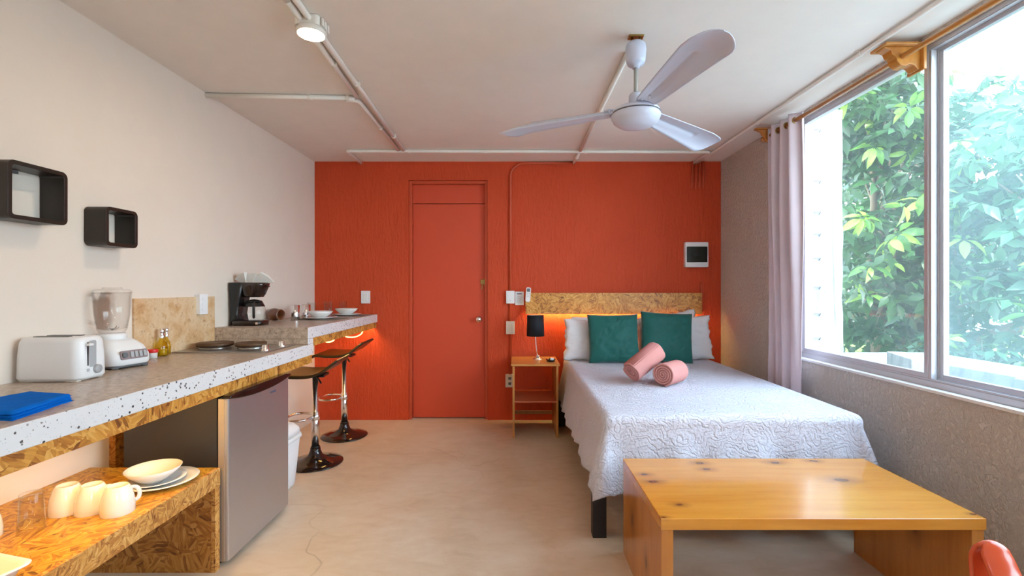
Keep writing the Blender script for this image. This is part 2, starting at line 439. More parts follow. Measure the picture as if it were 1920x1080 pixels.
M['leaf'] = m_leaf('broad_leaf', ((.035, .12, .025), (.10, .24, .035), (.27, .43, .06)))
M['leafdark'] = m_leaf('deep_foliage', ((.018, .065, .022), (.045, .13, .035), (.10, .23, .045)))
M['leafblue'] = m_leaf('cool_foliage', ((.025, .085, .05), (.055, .16, .075), (.12, .25, .09)))
# ================================================================== ROOM SHELL
XL, XR, YB, YF, ZC = -1.94, 2.0, 4.5, -1.7, 2.506
WY0, WY1, WZ0, WZ1 = 0.37, 3.34, 0.79, 2.472
struct('floor', MB().box(XL-.1, XR+.15, YF-.1, YB+.15, -.1, 0), M['floor'])
struct('ceiling', MB().box(XL-.1, XR+.18, YF-.1, YB+.15, ZC, ZC+.15), M['ceiling'])
struct('wall_left', MB().box(XL-.1, XL, YF, YB+.15, 0, ZC), M['wall_left'])
w = MB().box(XR, XR+.15, YF, WY0, 0, ZC).box(XR, XR+.15, WY1, YB+.15, 0, ZC)
w.box(XR, XR+.15, WY0, WY1, 0, WZ0).box(XR, XR+.15, WY0, WY1, WZ1, ZC)
struct('wall_right', w, M['wall_right'])
DX0, DX1, DZ = -1.03, -.262, 2.325
w = MB().box(XL, DX0, YB, YB+.15, 0, ZC).box(DX1, XR, YB, YB+.15, 0, ZC).box(DX0, DX1, YB, YB+.15, DZ, ZC).box(XL-.1, XR+.15, YB+.15, YB+.25, -.1, ZC+.1)  # last box: unseen backing added to block sky light leaking round the door
struct('wall_back', w, M['wall_red'])
# wall behind the camera, with a small unseen opening sized for weak fill daylight
w = MB().box(XL, .7, YF-.1, YF, 0, ZC).box(1.5, XR, YF-.1, YF, 0, ZC).box(.7, 1.5, YF-.1, YF, 2.05, ZC).box(.7, 1.5, YF-.1, YF, 0, 1.1)
struct('wall_front', w, M['wall_left'])

# door in the back wall
d = sempty('door_1', ((DX0+DX1)/2, YB+.08, 0))
fr = MB().box(DX0, DX0+.028, YB+.02, YB+.13, 0, DZ).box(DX1-.028, DX1, YB+.02, YB+.13, 0, DZ).box(DX0+.028, DX1-.028, YB+.02, YB+.13, DZ-.03, DZ)
struct('door_frame', fr, M['redpaint'], d, .004)
struct('transom_panel', MB().box(DX0+.028, DX1-.028, YB+.065, YB+.10, 2.112, DZ-.03), M['door'], d, .003)
dl = struct('door_panel', MB().box(DX0+.031, DX1-.031, YB+.062, YB+.102, .008, 2.106), M['door'], d, .003)
kb = MB()
Mx = Matrix.Rotation(pi/2, 4, 'X')
kx, kz = -.350, .975
kb.lathe([(.030, 0), (.030, .006), (.012, .012), (.011, .035), (.024, .045), (.029, .058), (.026, .07), (.0, .076)], (kx, YB+.062, kz), 20, Mx)
struct('door_knob', kb, M['chrome'], dl)
lt = MB().box(-.335, -.300, YB+.044, YB+.062, 1.318, 1.362).box(-.300, -.288, YB+.035, YB+.062, 1.305, 1.375)
lt.tube([(-.318, YB+.045, 1.32), (-.318, YB+.038, 1.29), (-.325, YB+.036, 1.265)], .005, 8)
struct('door_bolt', lt, M['brass'], dl, .002)
for z in (.35, 1.15, 1.95):
    struct('hinge', MB().lathe([(.007, -.045), (.007, .045)], (DX0+.031, YB+.055, z), 10), M['redpaint'], dl)

# window: two sashes plus an unseen near one added for more daylight
wd = sempty('window_1', (XR+.09, (WY0+WY1)/2, WZ0))
fx0, fx1 = XR+.035, XR+.115
f = MB().box(fx0, fx1, WY0, WY1, WZ0, WZ0+.035).box(fx0, fx1, WY0, WY1, WZ1-.020, WZ1)
f.box(fx0, fx1, WY0, WY0+.03, WZ0+.035, WZ1-.035).box(fx0, fx1, WY1-.03, WY1, WZ0+.035, WZ1-.035)
for xx in (fx0+.004, fx0+.040): f.box(xx, xx+.006, WY0+.03, WY1-.03, WZ0+.035, WZ0+.045).box(xx, xx+.006, WY0+.03, WY1-.03, WZ1-.025, WZ1-.020)
struct('window_frame', f, M['alu'], wd, .002)
def sash(y0, y1, x0, mat, st=.042):
    z0, z1 = WZ0+.036, WZ1-.021
    s = MB().box(x0, x0+.028, y0, y0+st, z0, z1).box(x0, x0+.028, y1-st, y1, z0, z1)
    s.box(x0, x0+.028, y0+st, y1-st, z0, z0+.032).box(x0, x0+.028, y0+st, y1-st, z1-.018, z1)
    s.box(x0-.004, x0+.004, y0+st*.35, y0+st*.5, z0, z1).box(x0-.004, x0+.004, y1-st*.5, y1-st*.35, z0, z1)
    o = struct('sash', s, M['alu'], wd, .002)
    struct('pane', MB().box(x0+.011, x0+.016, y0+st, y1-st, z0+.032, z1-.018), mat, o)
sash(2.275, WY1-.031, fx0+.008, M['pane'])
sash(1.34, 2.30, fx0+.044, M['panehazy'], .05)
sash(WY0+.031, 1.38, fx0+.008, M['pane'])
struct('window_sill', MB().box(XR-.012, XR+.034, WY0+.001, WY1-.001, WZ0-.010, WZ0+.005), plain('white_sill_paint', (.82, .80, .78), .5), wd, .002)

# ================================================================== OUTSIDE
struct('ground', MB().box(XR+.15, 30, -10, 30, -.05, 0), M['dry'])
tag(obj('lawn', MB().box(3.7, 12, 3.2, 12, 0, .02), M['grass']), 'sunlit yellow-green grass patch below the tree outside the right window', 'grass', kind='stuff')
struct('terrace_ledge', MB().box(XR+.15, 3.75, .2, 4.18, 0, .70), M['concrete'])
struct('trim_1', MB().box(XR+.15, 2.585, 4.18, 4.3, 0, 3.4), M['palegreen'])
pil = thing('concrete_pillar', 'weathered white concrete pillar with rusty rebar stubs outside the left window pane', 'pillar', (2.76, 4.24, .70))
pb = MB()
def pf(a, b):
    u = a*4; s = int(u) % 4; q = u-int(u)
    c = [(2.60, 4.14), (2.925, 4.14), (2.925, 4.38), (2.60, 4.38), (2.60, 4.14)]
    x = c[s][0]*(1-q)+c[s+1][0]*q; y = c[s][1]*(1-q)+c[s+1][1]*q
    k = noise.noise(Vector((x*5, y*5, b*13)))*.012
    return Vector((x+k, y+noise.noise(Vector((x*4+9, y*4, b*11)))*.006, .70+b*2.17))
pb.grid(pf, 24, 40); pb.add([(2.60, 4.14, 2.86), (2.925, 4.14, 2.86), (2.925, 4.38, 2.86), (2.60, 4.38, 2.86)], [(0, 1, 2, 3)])
obj('shaft', pb, M['concrete'], pil)
for v in (244, 340, 398, 439, 484, 538, 588, 633):
    z = 1.28+(540-v)*4.14/870
    r = MB().tube([(2.625, 4.14, z), (2.63, 4.128, z), (2.70, 4.126, z), (2.725, 4.128, z+.004), (2.715, 4.135, z-.02)], .0045, 8)
    obj('rebar_stub', r, M['grey'], pil)
obj('cable', MB().tube(smoothpath([(2.835, 4.128, 2.84), (2.845, 4.126, 2.3), (2.83, 4.126, 1.8), (2.85, 4.126, 1.3), (2.86, 4.126, .95), (2.92, 4.12, .72)], .2), .0045, 6), plain('grey_cable', (.45, .47, .50), .6), pil)
def block(loc, rz, label):
    t = thing('concrete_block', label, 'block', loc, rz, None)
    b = MB().box(-.2, .2, -.06, .06, 0, .11)
    obj('block_body', b, M['concrete'], t, .008, world=False)
    for x in (-.1, .1): obj('block_cavity', MB().box(x-.06, x+.06, -.035, .035, .1095, .1115), M['midgrey'], t, 0, world=False)
block((2.72, 2.66, .70), R(92), 'grey concrete block on the white ledge behind the hazy right pane, front of its row')
block((2.75, 3.24, .70), R(70), 'short grey concrete block on the white ledge beside the window mullion')
block((2.69, 2.24, .70), R(94), 'grey concrete block on the ledge continuing the row toward the right edge')

# trees
def leafmesh(name, L, Wd, fold=.25, droop=.35, nseg=4):
    vs = []; fs = []
    for i in range(nseg+1):
        t = i/nseg; wdt = Wd*(sin(pi*min(1, t*.92+.06))**.8)*.5 if 0 < i < nseg else .002
        x = L*t; z = -droop*L*t*t
        vs += [(x, -wdt, z+wdt*fold), (x, 0, z), (x, wdt, z+wdt*fold)]
    for i in range(nseg):
        a = i*3
        fs += [(a, a+1, a+4, a+3), (a+1, a+2, a+5, a+4)]
    me = bpy.data.meshes.new(name); me.from_pydata(vs, [], fs); me.polygons.foreach_set('use_smooth', [True]*len(fs)); return me
def rosette(c, rng, n=7, L=(.12, .2), tilt=None):
    """orientation matrices of the leaves of one whorl"""
    ax = Vector((rng.uniform(-.7, .4), rng.uniform(-.9, .3), rng.uniform(.1, 1))).normalized() if tilt is None else tilt
    q = ax.to_track_quat('Z', 'Y').to_matrix().to_4x4(); out = []
    a0 = rng.uniform(0, 6.28)
    for i in range(n):
        a = a0+2*pi*i/n+rng.uniform(-.25, .25); l = rng.uniform(*L)
        m = Matrix.Translation(c) @ q @ Matrix.Rotation(a, 4, 'Z') @ Matrix.Rotation(rng.uniform(-.1, .7), 4, 'Y') @ Matrix.Rotation(rng.uniform(-.4, .4), 4, 'X') @ Matrix.Scale(l, 4) @ Matrix.Translation((.12, 0, 0))
        out.append(m)
    return out
LEAF = [leafmesh('leaf', 1, .42), leafmesh('leaf', 1, .34, .35, .5)]
LEAF2 = leafmesh('l2', 1, .45, .25, .3, 2)
def tree(name, label, base, lobes, n_parts, n_stuff, mats, seed, front=None, L=(.13, .21), group=None, cat='tree', trunk=.07):
    rng = random.Random(seed)
    t = thing(name, label, cat, base, 0, group)
    tb = MB()
    for k, (c, r) in enumerate(lobes):
        c = Vector(c); b = Vector(base)
        p = [b+Vector((.02*k, .015*k, 0)), b.lerp(c, .35)+Vector((rng.uniform(-.15, .15), rng.uniform(-.15, .15), .15)), b.lerp(c, .7)+Vector((rng.uniform(-.1, .1), rng.uniform(-.1, .1), 0)), c+Vector((0, 0, r[2]*.5))]
        tb.tube(smoothpath(p, .5, 5), [trunk*(1-.85*i/17) for i in range(len(smoothpath(p, .5, 5)))], 8)
        for q in range(5):
            e = c+Vector((rng.uniform(-1, 1)*r[0], rng.uniform(-1, 1)*r[1], rng.uniform(-1, 1)*r[2]))*.7
            tb.tube([p[2], p[2].lerp(e, .5)+Vector((0, 0, .05)), e], [trunk*.28, trunk*.2, trunk*.08], 6)
    obj('trunk', tb, M['bark'], t)
    for me in LEAF:
        if not me.materials: me.materials.append(mats[0])
    made = 0
    while made < n_parts:
        c, r = rng.choice(lobes[:front] if front else lobes)
        # outer shell on the side of the house
        d = Vector((rng.gauss(-.6, .6), rng.gauss(-.7, .6), rng.gauss(.1, .7))).normalized()*rng.uniform(.78, 1.04)
        p = Vector((c[0]+d.x*r[0], c[1]+d.y*r[1], c[2]+d.z*r[2]))
        if p.z < base[2]+.1: continue
        for m in rosette(p, rng, rng.randint(5, 8), L):
            if made >= n_parts: break
            o = bpy.data.objects.new('leaf', LEAF[made % 2]); COL.objects.link(o); o.parent = t
            o.matrix_local = Matrix.Translation(-Vector(base)) @ m
            made += 1
    vs = []; fs = []
    lv = [Vector(v.co) for v in LEAF2.vertices]; lf = [tuple(p.vertices) for p in LEAF2.polygons]
    cnt = 0
    while cnt < n_stuff:
        c, r = rng.choice(lobes)
        d = Vector((rng.gauss(0, 1), rng.gauss(0, 1), rng.gauss(0, 1))).normalized()*rng.uniform(.35, 1.0)
        p = Vector((c[0]+d.x*r[0], c[1]+d.y*r[1], c[2]+d.z*r[2]))
        if p.z < base[2]+.05: continue
        for m in rosette(p, rng, 6, L):
            n = len(vs); vs += [m @ v - Vector(base) for v in lv]; fs += [tuple(i+n for i in q) for q in lf]; cnt += 1
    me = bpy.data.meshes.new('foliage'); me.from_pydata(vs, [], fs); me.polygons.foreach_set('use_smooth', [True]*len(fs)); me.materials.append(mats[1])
    o = bpy.data.objects.new('foliage', me); COL.objects.link(o); o.parent = t; o['kind'] = 'stuff'
    return t
tree('broadleaf_tree', 'leafy green tree with drooping oval leaves close outside the left window pane', (4.6, 5.9, 0),
     [((4.15, 5.0, 1.75), (.95, .8, .75)), ((4.6, 5.6, 3.0), (1.2, 1.0, .9)), ((3.9, 5.2, 3.3), (.7, .7, .7)), ((4.4, 5.6, .95), (1.2, .9, .55)), ((5.6, 5.6, 2.4), (1.0, .9, 1.1))],
     280, 5200, (M['leaf'], M['leafdark']), 3, 3)
tree('broadleaf_tree', 'paler leafy tree behind the hazy right window pane', (5.6, 3.9, 0),
     [((4.6, 4.0, 2.3), (.8, .75, .8)), ((5.5, 4.4, 2.9), (1.1, 1.0, .8)), ((5.0, 3.9, 1.2), (.9, .8, .5)), ((6.3, 4.3, 1.9), (1.1, 1.0, 1.0))],
     240, 3600, (M['leaf'], M['leafblue']), 8, 3)
tree('hedge_tree', 'dense dark tree mass farther back behind the outdoor greenery', (7.6, 8.4, 0),
     [((6.4, 8.0, 1.5), (1.6, 1.2, 1.5)), ((8.4, 8.0, 1.7), (1.8, 1.4, 1.6)), ((6.6, 8.6, 3.9), (1.6, 1.3, 1.3)), ((9.5, 6.2, 1.4), (1.4, 1.4, 1.3))],
     0, 7000, (M['leafdark'], M['leafdark']), 12, L=(.2, .34), trunk=.12)
tree('low_shrub', 'low dark leafy shrub along the white ledge outside', (4.25, 3.9, 0),
     [((4.15, 4.3, .55), (.38, .5, .38)), ((4.3, 3.5, .50), (.42, .7, .36)), ((4.6, 2.9, .45), (.5, .6, .32))],
     120, 1500, (M['leafblue'], M['leafblue']), 21, L=(.09, .15), cat='shrub', trunk=.025)
# palm fronds seen in the gap beside the pillar
pt = thing('palm_plant', 'spiky palm fronds in the gap of the foliage beside the pillar', 'palm', (4.9, 7.3, 0))
obj('trunk', MB().tube([(4.9, 7.3, 0), (4.92, 7.3, 1.2), (4.95, 7.3, 2.25)], [.09, .07, .06], 10), M['bark'], pt)
for k in range(9):
    a = 2*pi*k/9+.3; fm = MB(); pts = [Vector((4.95, 7.3, 2.25))+Vector((cos(a)*.85*s, sin(a)*.85*s, .5*s-.75*s*s)) for s in [i/10 for i in range(11)]]
    fm.tube(pts, .008, 5)
    for i in range(2, 11):
        for sg in (-1, 1):
            d = (pts[min(i+1, 10)]-pts[i-1]).normalized(); sd = d.cross(Vector((0, 0, 1))).normalized()*sg
            p = pts[i]; e = p+sd*.30*(1-abs(i-6)/9)+d*.14-Vector((0, 0, .04)); m_ = p.lerp(e, .5)+Vector((0, 0, .02))
            fm.add([p+d*.012, m_+d*.012, e, m_-d*.012, p-d*.012], [(0, 1, 3, 4), (1, 2, 3)], True)
    obj('frond', fm, M['leafdark'], pt)

# ================================================================== CEILING PIPES, LAMP, FAN
def conduit(name, label, paths, mat, clamps=(), r=.0145, cat='pipe', group=None, axis=None):
    loc = paths[0][0]; t = thing(name, label, cat, loc, 0, group)
    for p in paths: obj('pipe', MB().tube(smoothpath(p, .06, 6), r, 12), mat, t)
    for (x, y, z, ax) in clamps:
        h = r+.004; m = MB()
        if ax == 'y': m.box(x-h-.012, x+h+.012, y-.009, y+.009, ZC-.004, ZC-.001).prism([(x+h*cos(a), z+h*sin(a)) for a in [2*pi*i/14 for i in range(14)]], 'y', y-.009, y+.009)
        else: m.box(x-.009, x+.009, y-h-.012, y+h+.012, ZC-.004, ZC-.001).prism([(y+h*cos(a), z+h*sin(a)) for a in [2*pi*i/14 for i in range(14)]], 'x', x-.009, x+.009)
        obj('clamp', m, mat, t)
    return t
zp = ZC-.0155
conduit('ceiling_conduit', 'left of the twin cream pipes running along the ceiling past the lamp', [[(-.952, YF+.05, zp), (-.957, 1.95, zp)], [(-.957, 1.95, zp), (-.998, 2.93, zp)]], M['conduit'], [(-.975, 2.5, zp, 'y')])
conduit('ceiling_conduit', 'right of the twin cream pipes running along the ceiling past the lamp', [[(-.915, YF+.05, zp), (-.918, 1.9, zp), (-.975, 4.07, zp)]], M['conduit'], [(-.934, 2.75, zp, 'y'), (-.965, 3.7, zp, 'y')])
conduit('ceiling_conduit', 'cream pipe crossing the ceiling from the left wall to the twin pipes', [[(XL, 2.915, zp), (-1.02, 2.955, zp)]], M['conduit'], [(-1.30, 2.945, zp, 'x'), (-1.06, 2.953, zp, 'x')])
conduit('ceiling_conduit', 'short curved cream pipe leaving the crossing pipe toward the red wall', [[(-1.09, 2.985, zp), (-1.01, 2.995, zp), (-1.02, 4.06, zp)]], M['conduit'], [(-1.012, 3.5, zp, 'y')])
conduit('ceiling_conduit', 'cream pipe running across the ceiling just in front of the red wall', [[(-1.49, YB-.005, zp), (-1.485, 4.10, zp), (-1.40, 4.10, zp), (1.70, 4.13, zp), (1.735, 4.14, zp), (1.735, YB-.005, zp)]], M['conduit'],
        [(-1.36, 4.10, zp, 'x'), (-.93, 4.105, zp, 'x'), (-.25, 4.112, zp, 'x'), (.63, 4.12, zp, 'x'), (1.64, 4.13, zp, 'x')], .014)
conduit('ceiling_conduit', 'cream pipe running from the ceiling fan mount back to the red wall', [[(.585, 2.40, zp), (.578, 4.085, zp)], [(.575, 4.14, zp), (.572, YB-.005, zp)]], M['conduit'], [(.574, 4.30, zp, 'y'), (.583, 3.2, zp, 'y')], .014)
conduit('ceiling_conduit', 'beige pipe running along the ceiling above the right window', [[(1.80, YF+.05, zp), (1.795, 1.9, zp), (1.768, 4.12, zp), (1.76, YB-.005, zp)]], M['conduit'], [(1.79, 2.4, zp, 'y'), (1.778, 3.4, zp, 'y')], .012)
# red pipes on the back wall
yp = YB-.012
conduit('wall_conduit', 'red painted pipe dropping down the red wall beside the door to the switches', [[(.57, yp, ZC-.016), (.05, yp, ZC-.02), (-.04, yp, ZC-.09), (-.041, yp, .42)]], M['redpaint'], (), .013)
for k, x in enumerate((1.717, 1.753, 1.789, 1.825)):
    conduit('wall_conduit', ['leftmost', 'second from left', 'third from left', 'rightmost'][k]+' of four short red pipe stubs under the ceiling in the right corner', [[(x, yp, ZC-.002), (x, yp, 2.30), (x, YB+.01, 2.24)]], M['redpaint'], (), .011)
conduit('wall_conduit', 'short red pipe stub on the wall at the right end of the headboard', [[(1.805, yp, 1.05), (1.805, yp, 1.30), (1.805, YB+.01, 1.33)]], M['redpaint'], (), .012)

# disc lamp on the junction box
t = thing('ceiling_lamp', 'round glowing disc lamp on the twin ceiling pipes', 'lamp', (-.93, 2.12, ZC))
obj('junction_box', MB().prism(rrect(.115, .115, .02, 5, -.935, 2.13), 'z', 2.462, ZC-.001), M['conduit'], t, .003)
bx = MB()
for dy in (-.03, 0, .03): bx.box(-.872, -.866, 2.13+dy-.008, 2.13+dy+.008, 2.465, 2.50)
obj('box_rib', bx, M['conduit'], t, 0)
obj('lamp_rim', MB().lathe([(.0, 2.462), (.058, 2.462), (.064, 2.455), (.065, 2.442), (.061, 2.436), (.058, 2.436)], (-.93, 2.12, 0), 32, caps=False), M['conduit'], t)
obj('lamp_disc', MB().lathe([(.0, 2.434), (.045, 2.435), (.058, 2.437)], (-.93, 2.12, 0), 32, caps=False), M['lamp'], t)

l2 = copy_tree(t); l2.location = (-.93, -.35, ZC); l2['label'] = 'unseen copy of the disc lamp added behind the camera for warm fill'  # unseen second lamp, added only to warm the room from behind
# ceiling fan
FX, FY = .59, 2.26
t = thing('ceiling_fan', 'white three-blade ceiling fan hanging above the bed foot', 'fan', (FX, FY, ZC))
hk = MB().box(FX-.035, FX+.035, FY-.02, FY+.02, ZC-.008, ZC).tube([(FX-.02, FY, ZC-.008), (FX-.02, FY, ZC-.03), (FX, FY, ZC-.045), (FX+.02, FY, ZC-.03), (FX+.02, FY, ZC-.008)], .006, 8)
obj('hanger_bracket', hk, M['brass'], t)
obj('canopy', MB().lathe([(.0, 2.475), (.036, 2.474), (.047, 2.462), (.050, 2.44), (.046, 2.385), (.040, 2.368), (.020, 2.362), (.018, 2.35), (.0, 2.35)], (FX, FY, 0), 28, caps=False), M['fanwhite'], t)
obj('down_rod', MB().lathe([(.010, 2.20), (.010, 2.36)], (FX, FY, 0), 12), plain('grey_painted_rod', (.42, .42, .38), .4), t)
obj('coupling_cup', MB().lathe([(.030, 2.155), (.034, 2.165), (.034, 2.215), (.028, 2.225), (.0, 2.226)], (FX, FY, 0), 24, caps=False), M['fanwhite'], t)
obj('motor_housing', MB().lathe([(.03, 2.165), (.075, 2.160), (.110, 2.145), (.118, 2.128)], (FX, FY, 0), 36), M['fanwhite'], t)
obj('dark_seam', MB().lathe([(.113, 2.121), (.116, 2.124), (.113, 2.129)], (FX, FY, 0), 36), M['grey'], t)
obj('motor_cap', MB().lathe([(.117, 2.122), (.118, 2.112), (.108, 2.090), (.080, 2.070), (.040, 2.060), (.0, 2.058)], (FX, FY, 0), 36, caps=False), M['fanwhite'], t)
for k in range(3):
    a = R(39+120*k)
    Mb = Matrix.Translation((FX, FY, 2.148)) @ Matrix.Rotation(R(-1.2), 4, 'X') @ Matrix.Rotation(a, 4, 'Z')
    tilt = Matrix.Rotation(R(-11), 4, 'X')
    def bf(u, v):
        s = 1-(1-u)**1.5; x = .10+.62*s
        hw = .050+.036*min(1, s/.78)
        if s > .86: hw *= sqrt(max(0, 1-((s-.86)/.14)**2))
        if s < .03: hw *= .8
        y = (v*2-1)*hw
        z = .012*(1-min(1, abs(y)/.02))*(0 if (s > .72) else 1)*(1 if s > .05 else 0) - .022*max(0, s-.78)/.22
        z -= .25*y*y/.07
        q = tilt @ Vector((0, y, z)); return Mb @ Vector((x, q.y, q.z))
    b = MB().grid(bf, 40, 12)
    bl = obj('blade', b, M['fanwhite'], t, thick=.003)
    ar = MB()
    for vv in [(-.02,), (.02,)]:
        ar.tube([Mb @ Vector((.06, vv[0], .0)), Mb @ Vector((.11, vv[0], .006)), Mb @ Vector((.15, vv[0], .008))], .006, 6)
    for (sx, sy) in ((.125, -.026), (.125, .026), (.15, 0)): ar.lathe([(.005, -.008), (.005, .012)], Mb @ Vector((sx, sy, 0)), 8)
    obj('blade_arm', ar, M['fanwhite'], bl)

# ================================================================== RIGHT WALL: CURTAIN AND ROD
t = thing('curtain_rod', 'orange varnished wooden curtain rod above the window', 'curtain rod', (1.90, 2.3, 2.414))
obj('rod', MB().tube([(1.90, .25, 2.414), (1.90, 3.52, 2.414)], .0135, 14), M['rod'], t)
obj('finial', MB().lathe([(.0, 0), (.016, .004), (.022, .018), (.018, .032), (.0, .04)], (1.90, 3.52, 2.414), 14, Matrix.Rotation(-pi/2, 4, 'X'), caps=False), M['rod'], t)
def bracket(y, w):
    b = MB().box(1.800, 2.0, y-w, y+w, 2.462, 2.476)
    prof = [(2.0, 2.462), (2.0, 2.355), (1.975, 2.350), (1.955, 2.372), (1.935, 2.378), (1.915, 2.368), (1.893, 2.372), (1.873, 2.392), (1.868, 2.415), (1.850, 2.425), (1.842, 2.445), (1.815, 2.455), (1.806, 2.462)]
    b.prism(prof, 'y', y-w*.55, y+w*.55)
    obj('bracket', b, M['rod'], t, .004)
    obj('wall_plate', MB().box(1.985, 2.0, y-w*.95, y+w*.95, 2.345, 2.462), M['rod'], t, .003)
bracket(2.300, .052); bracket(3.475, .02); bracket(.5, .085)
ct = thing('curtain', 'mauve grommet curtain gathered at the far end of the window', 'curtain', (1.90, 3.28, 0))
def cf(u, v):
    z = 2.462-v*2.35
    y = 3.095+.355*u+.012*sin(v*3+u*5)*v
    amp = .030*(1-.25*v)+.006*sin(v*7)
    x = 1.90+amp*sin(u*2*pi*3.5+.5+.6*v)+.008*sin(u*31+v*4)
    return Vector((min(x, 1.975), y, z))
obj('cloth', MB().grid(cf, 110, 50), M['curtain'], ct, thick=.0025)
for k in range(6):
    u = (k*pi-.5)/(2*pi*3.5)
    if u < .02 or u > .98: continue
    y = 3.095+.355*u
    obj('eyelet', MB().tube([(1.90+.020*cos(a), y, 2.414+.020*sin(a)) for a in [2*pi*i/18 for i in range(18)]], .0045, 8, closed=True), M['brass'], ct)

# ================================================================== BACK WALL FITTINGS
def plate(name, label, cat, x, z, w, h, mat, dpt=.012):
    t = thing(name, label, cat, (x, YB, z))
    obj('cover_plate', MB().prism(rrect(w, h, .006, 4, x, z), 'y', YB-dpt, YB), mat, t, .002)
    return t
px = 4.5/870
t = plate('light_switch', 'white switch plate on the red wall above the bar counter', 'switch', -1.443, 1.192, .086, .122, M['white'])
obj('rocker', MB().box(-1.463, -1.423, YB-.016, YB-.012, 1.155, 1.229), M['white'], t, .002)
t = plate('fan_control', 'white wall controller box left of the printed card beside the door', 'switch', -.041, 1.192, .082, .122, M['white'], .036)
obj('faceplate', MB().box(-.072, -.010, YB-.039, YB-.036, 1.142, 1.242), M['white'], t, .002)
obj('screw_cap', MB().lathe([(.004, 0), (.004, .002)], (-.041, YB-.039, 1.16), 10, Mx), M['midgrey'], t)
t = plate('instruction_card', 'small white printed card between the switch box and the remote', 'card', .047, 1.180, .084, .130, M['white'], .014)
pr = MB().box(.022, .068, YB-.0155, YB-.014, 1.220, 1.228)
obj('heading', pr, M['ink'], t)
pr = MB()
for i in range(6): pr.box(.020, .066+.004*sin(i*5), YB-.0155, YB-.014, 1.135+i*.012, 1.1375+i*.012)
obj('text_lines', pr, M['inkgrey'], t)
t = thing('remote_control', 'white remote control hanging on the wall over the headboard corner', 'remote', (.128, YB-.05, 1.215))
Mr = Matrix.Translation((.128, YB-.096, 1.217)) @ Matrix.Rotation(R(4), 4, 'Y')
mb = MB().prism(rrect(.046, .138, .016, 6), 'y', -.010, .010); mb.v = [tuple(Mr @ Vector(v)) for v in mb.v]
obj('body', mb, M['white'], t, .003)
mb = MB().prism(rrect(.030, .032, .004, 3, 0, .043), 'y', -.0115, -.0095); mb.v = [tuple(Mr @ Vector(v)) for v in mb.v]
obj('screen', mb, M['grey'], t)
for i in range(3):
    for j in range(2):
        mb = MB().prism(rrect(.010, .007, .003, 3, -.008+.016*j, .012-.016*i), 'y', -.0115, -.0095); mb.v = [tuple(Mr @ Vector(v)) for v in mb.v]
        obj('button', mb, M['inkgrey'], t)
mb = MB().box(.112, .144, YB-.086, YB-.0825, 1.17, 1.21); obj('holder', mb, M['white'], t, .002)
t = plate('blank_plate', 'cream cover plate on the red wall beside the lamp shade', 'switch', -.041, .897, .084, .124, M['offwhite'], .034)
obj('faceplate', MB().box(-.068, -.014, YB-.037, YB-.034, .852, .942), M['offwhite'], t, .002)
t = plate('power_outlet', 'white power outlet low on the wall left of the nightstand', 'outlet', -.047, .385, .082, .124, M['offwhite'], .034)
for z in (.36, .41): obj('socket', MB().prism(rrect(.03, .026, .008, 4, -.047, z), 'y', YB-.036, YB-.034), M['grey'], t)
t = thing('breaker_panel', 'white breaker box with black window high on the red wall', 'electrical box', (1.748, YB, 1.60))
obj('housing', MB().prism(rrect(.222, .240, .008, 4, 1.748, 1.60), 'y', YB-.05, YB), M['white'], t, .004)
obj('smoked_door', MB().prism(rrect(.196, .150, .006, 4, 1.748, 1.602), 'y', YB-.058, YB-.05), plain('smoked_cover', (.010, .016, .012), .15), t, .002)
obj('door_grip', MB().box(1.715, 1.781, YB-.061, YB-.058, 1.592, 1.610), M['black'], t, .001)
tag(obj('cable', MB().tube(smoothpath([(0.0, YB-.006, .962), (.03, YB-.006, .99), (.06, YB-.006, 1.04), (.12, YB-.02, 1.06)], .03), .003, 6), M['redpaint']), 'thin red cable from the cream plate up to the headboard', 'cable')

# left wall: box shelves, backsplash
def cube_shelf(label, y0, y1, z0, z1):
    t = thing('cube_shelf', label, 'shelf', (XL, (y0+y1)/2, (z0+z1)/2), 0, None)
    w, h, cy, cz = y1-y0, z1-z0, (y0+y1)/2, (z0+z1)/2; th = .016
    o = rrect(w, h, .024, 7, cy, cz); i = rrect(w-2*th, h-2*th, .010, 7, cy, cz); n = len(o)
    vs = [(XL+.001, *p) for p in o]+[(XL+.101, *p) for p in o]+[(XL+.001, *p) for p in i]+[(XL+.101, *p) for p in i]
    fo = []; fi = []
    for k in range(n):
        l = (k+1) % n
        fo.append((k, l, n+l, n+k)); fo.append((n+k, n+l, 3*n+l, 3*n+k)); fo.append((2*n+k, 2*n+l, l, k)); fo.append((2*n+l, 2*n+k, 3*n+k, 3*n+l))
    m = MB().add(vs, fo, False); obj('frame', m, M['cube'], t, .0015)
    obj('hanger', MB().box(XL, XL+.006, cy-.012, cy+.012, z1-th-.012, z1-th-.002), M['grey'], t)
cube_shelf('larger dark rounded box shelf on the left wall, nearer one', 1.683, 1.91, 1.535, 1.752)
cube_shelf('smaller dark rounded box shelf on the left wall above the blender', 2.088, 2.265, 1.472, 1.650)
tag(obj('backsplash', MB().box(XL, XL+.012, 2.352, 2.985, .915, 1.226), M['trav'], bevel=.002), 'square travertine splashback slab behind the hob', 'backsplash')
t = thing('wall_switch', 'white plate over the top edge of the travertine slab', 'switch', (XL, 2.85, 1.18))
obj('cover_plate', MB().prism(rrect(.075, .125, .006, 4, 2.845, 1.181), 'x', XL, XL+.035), M['white'], t, .002)
for z in (1.150, 1.181, 1.212): obj('rocker', MB().box(XL+.035, XL+.038, 2.828, 2.862, z-.011, z+.011), M['white'], t, .001)

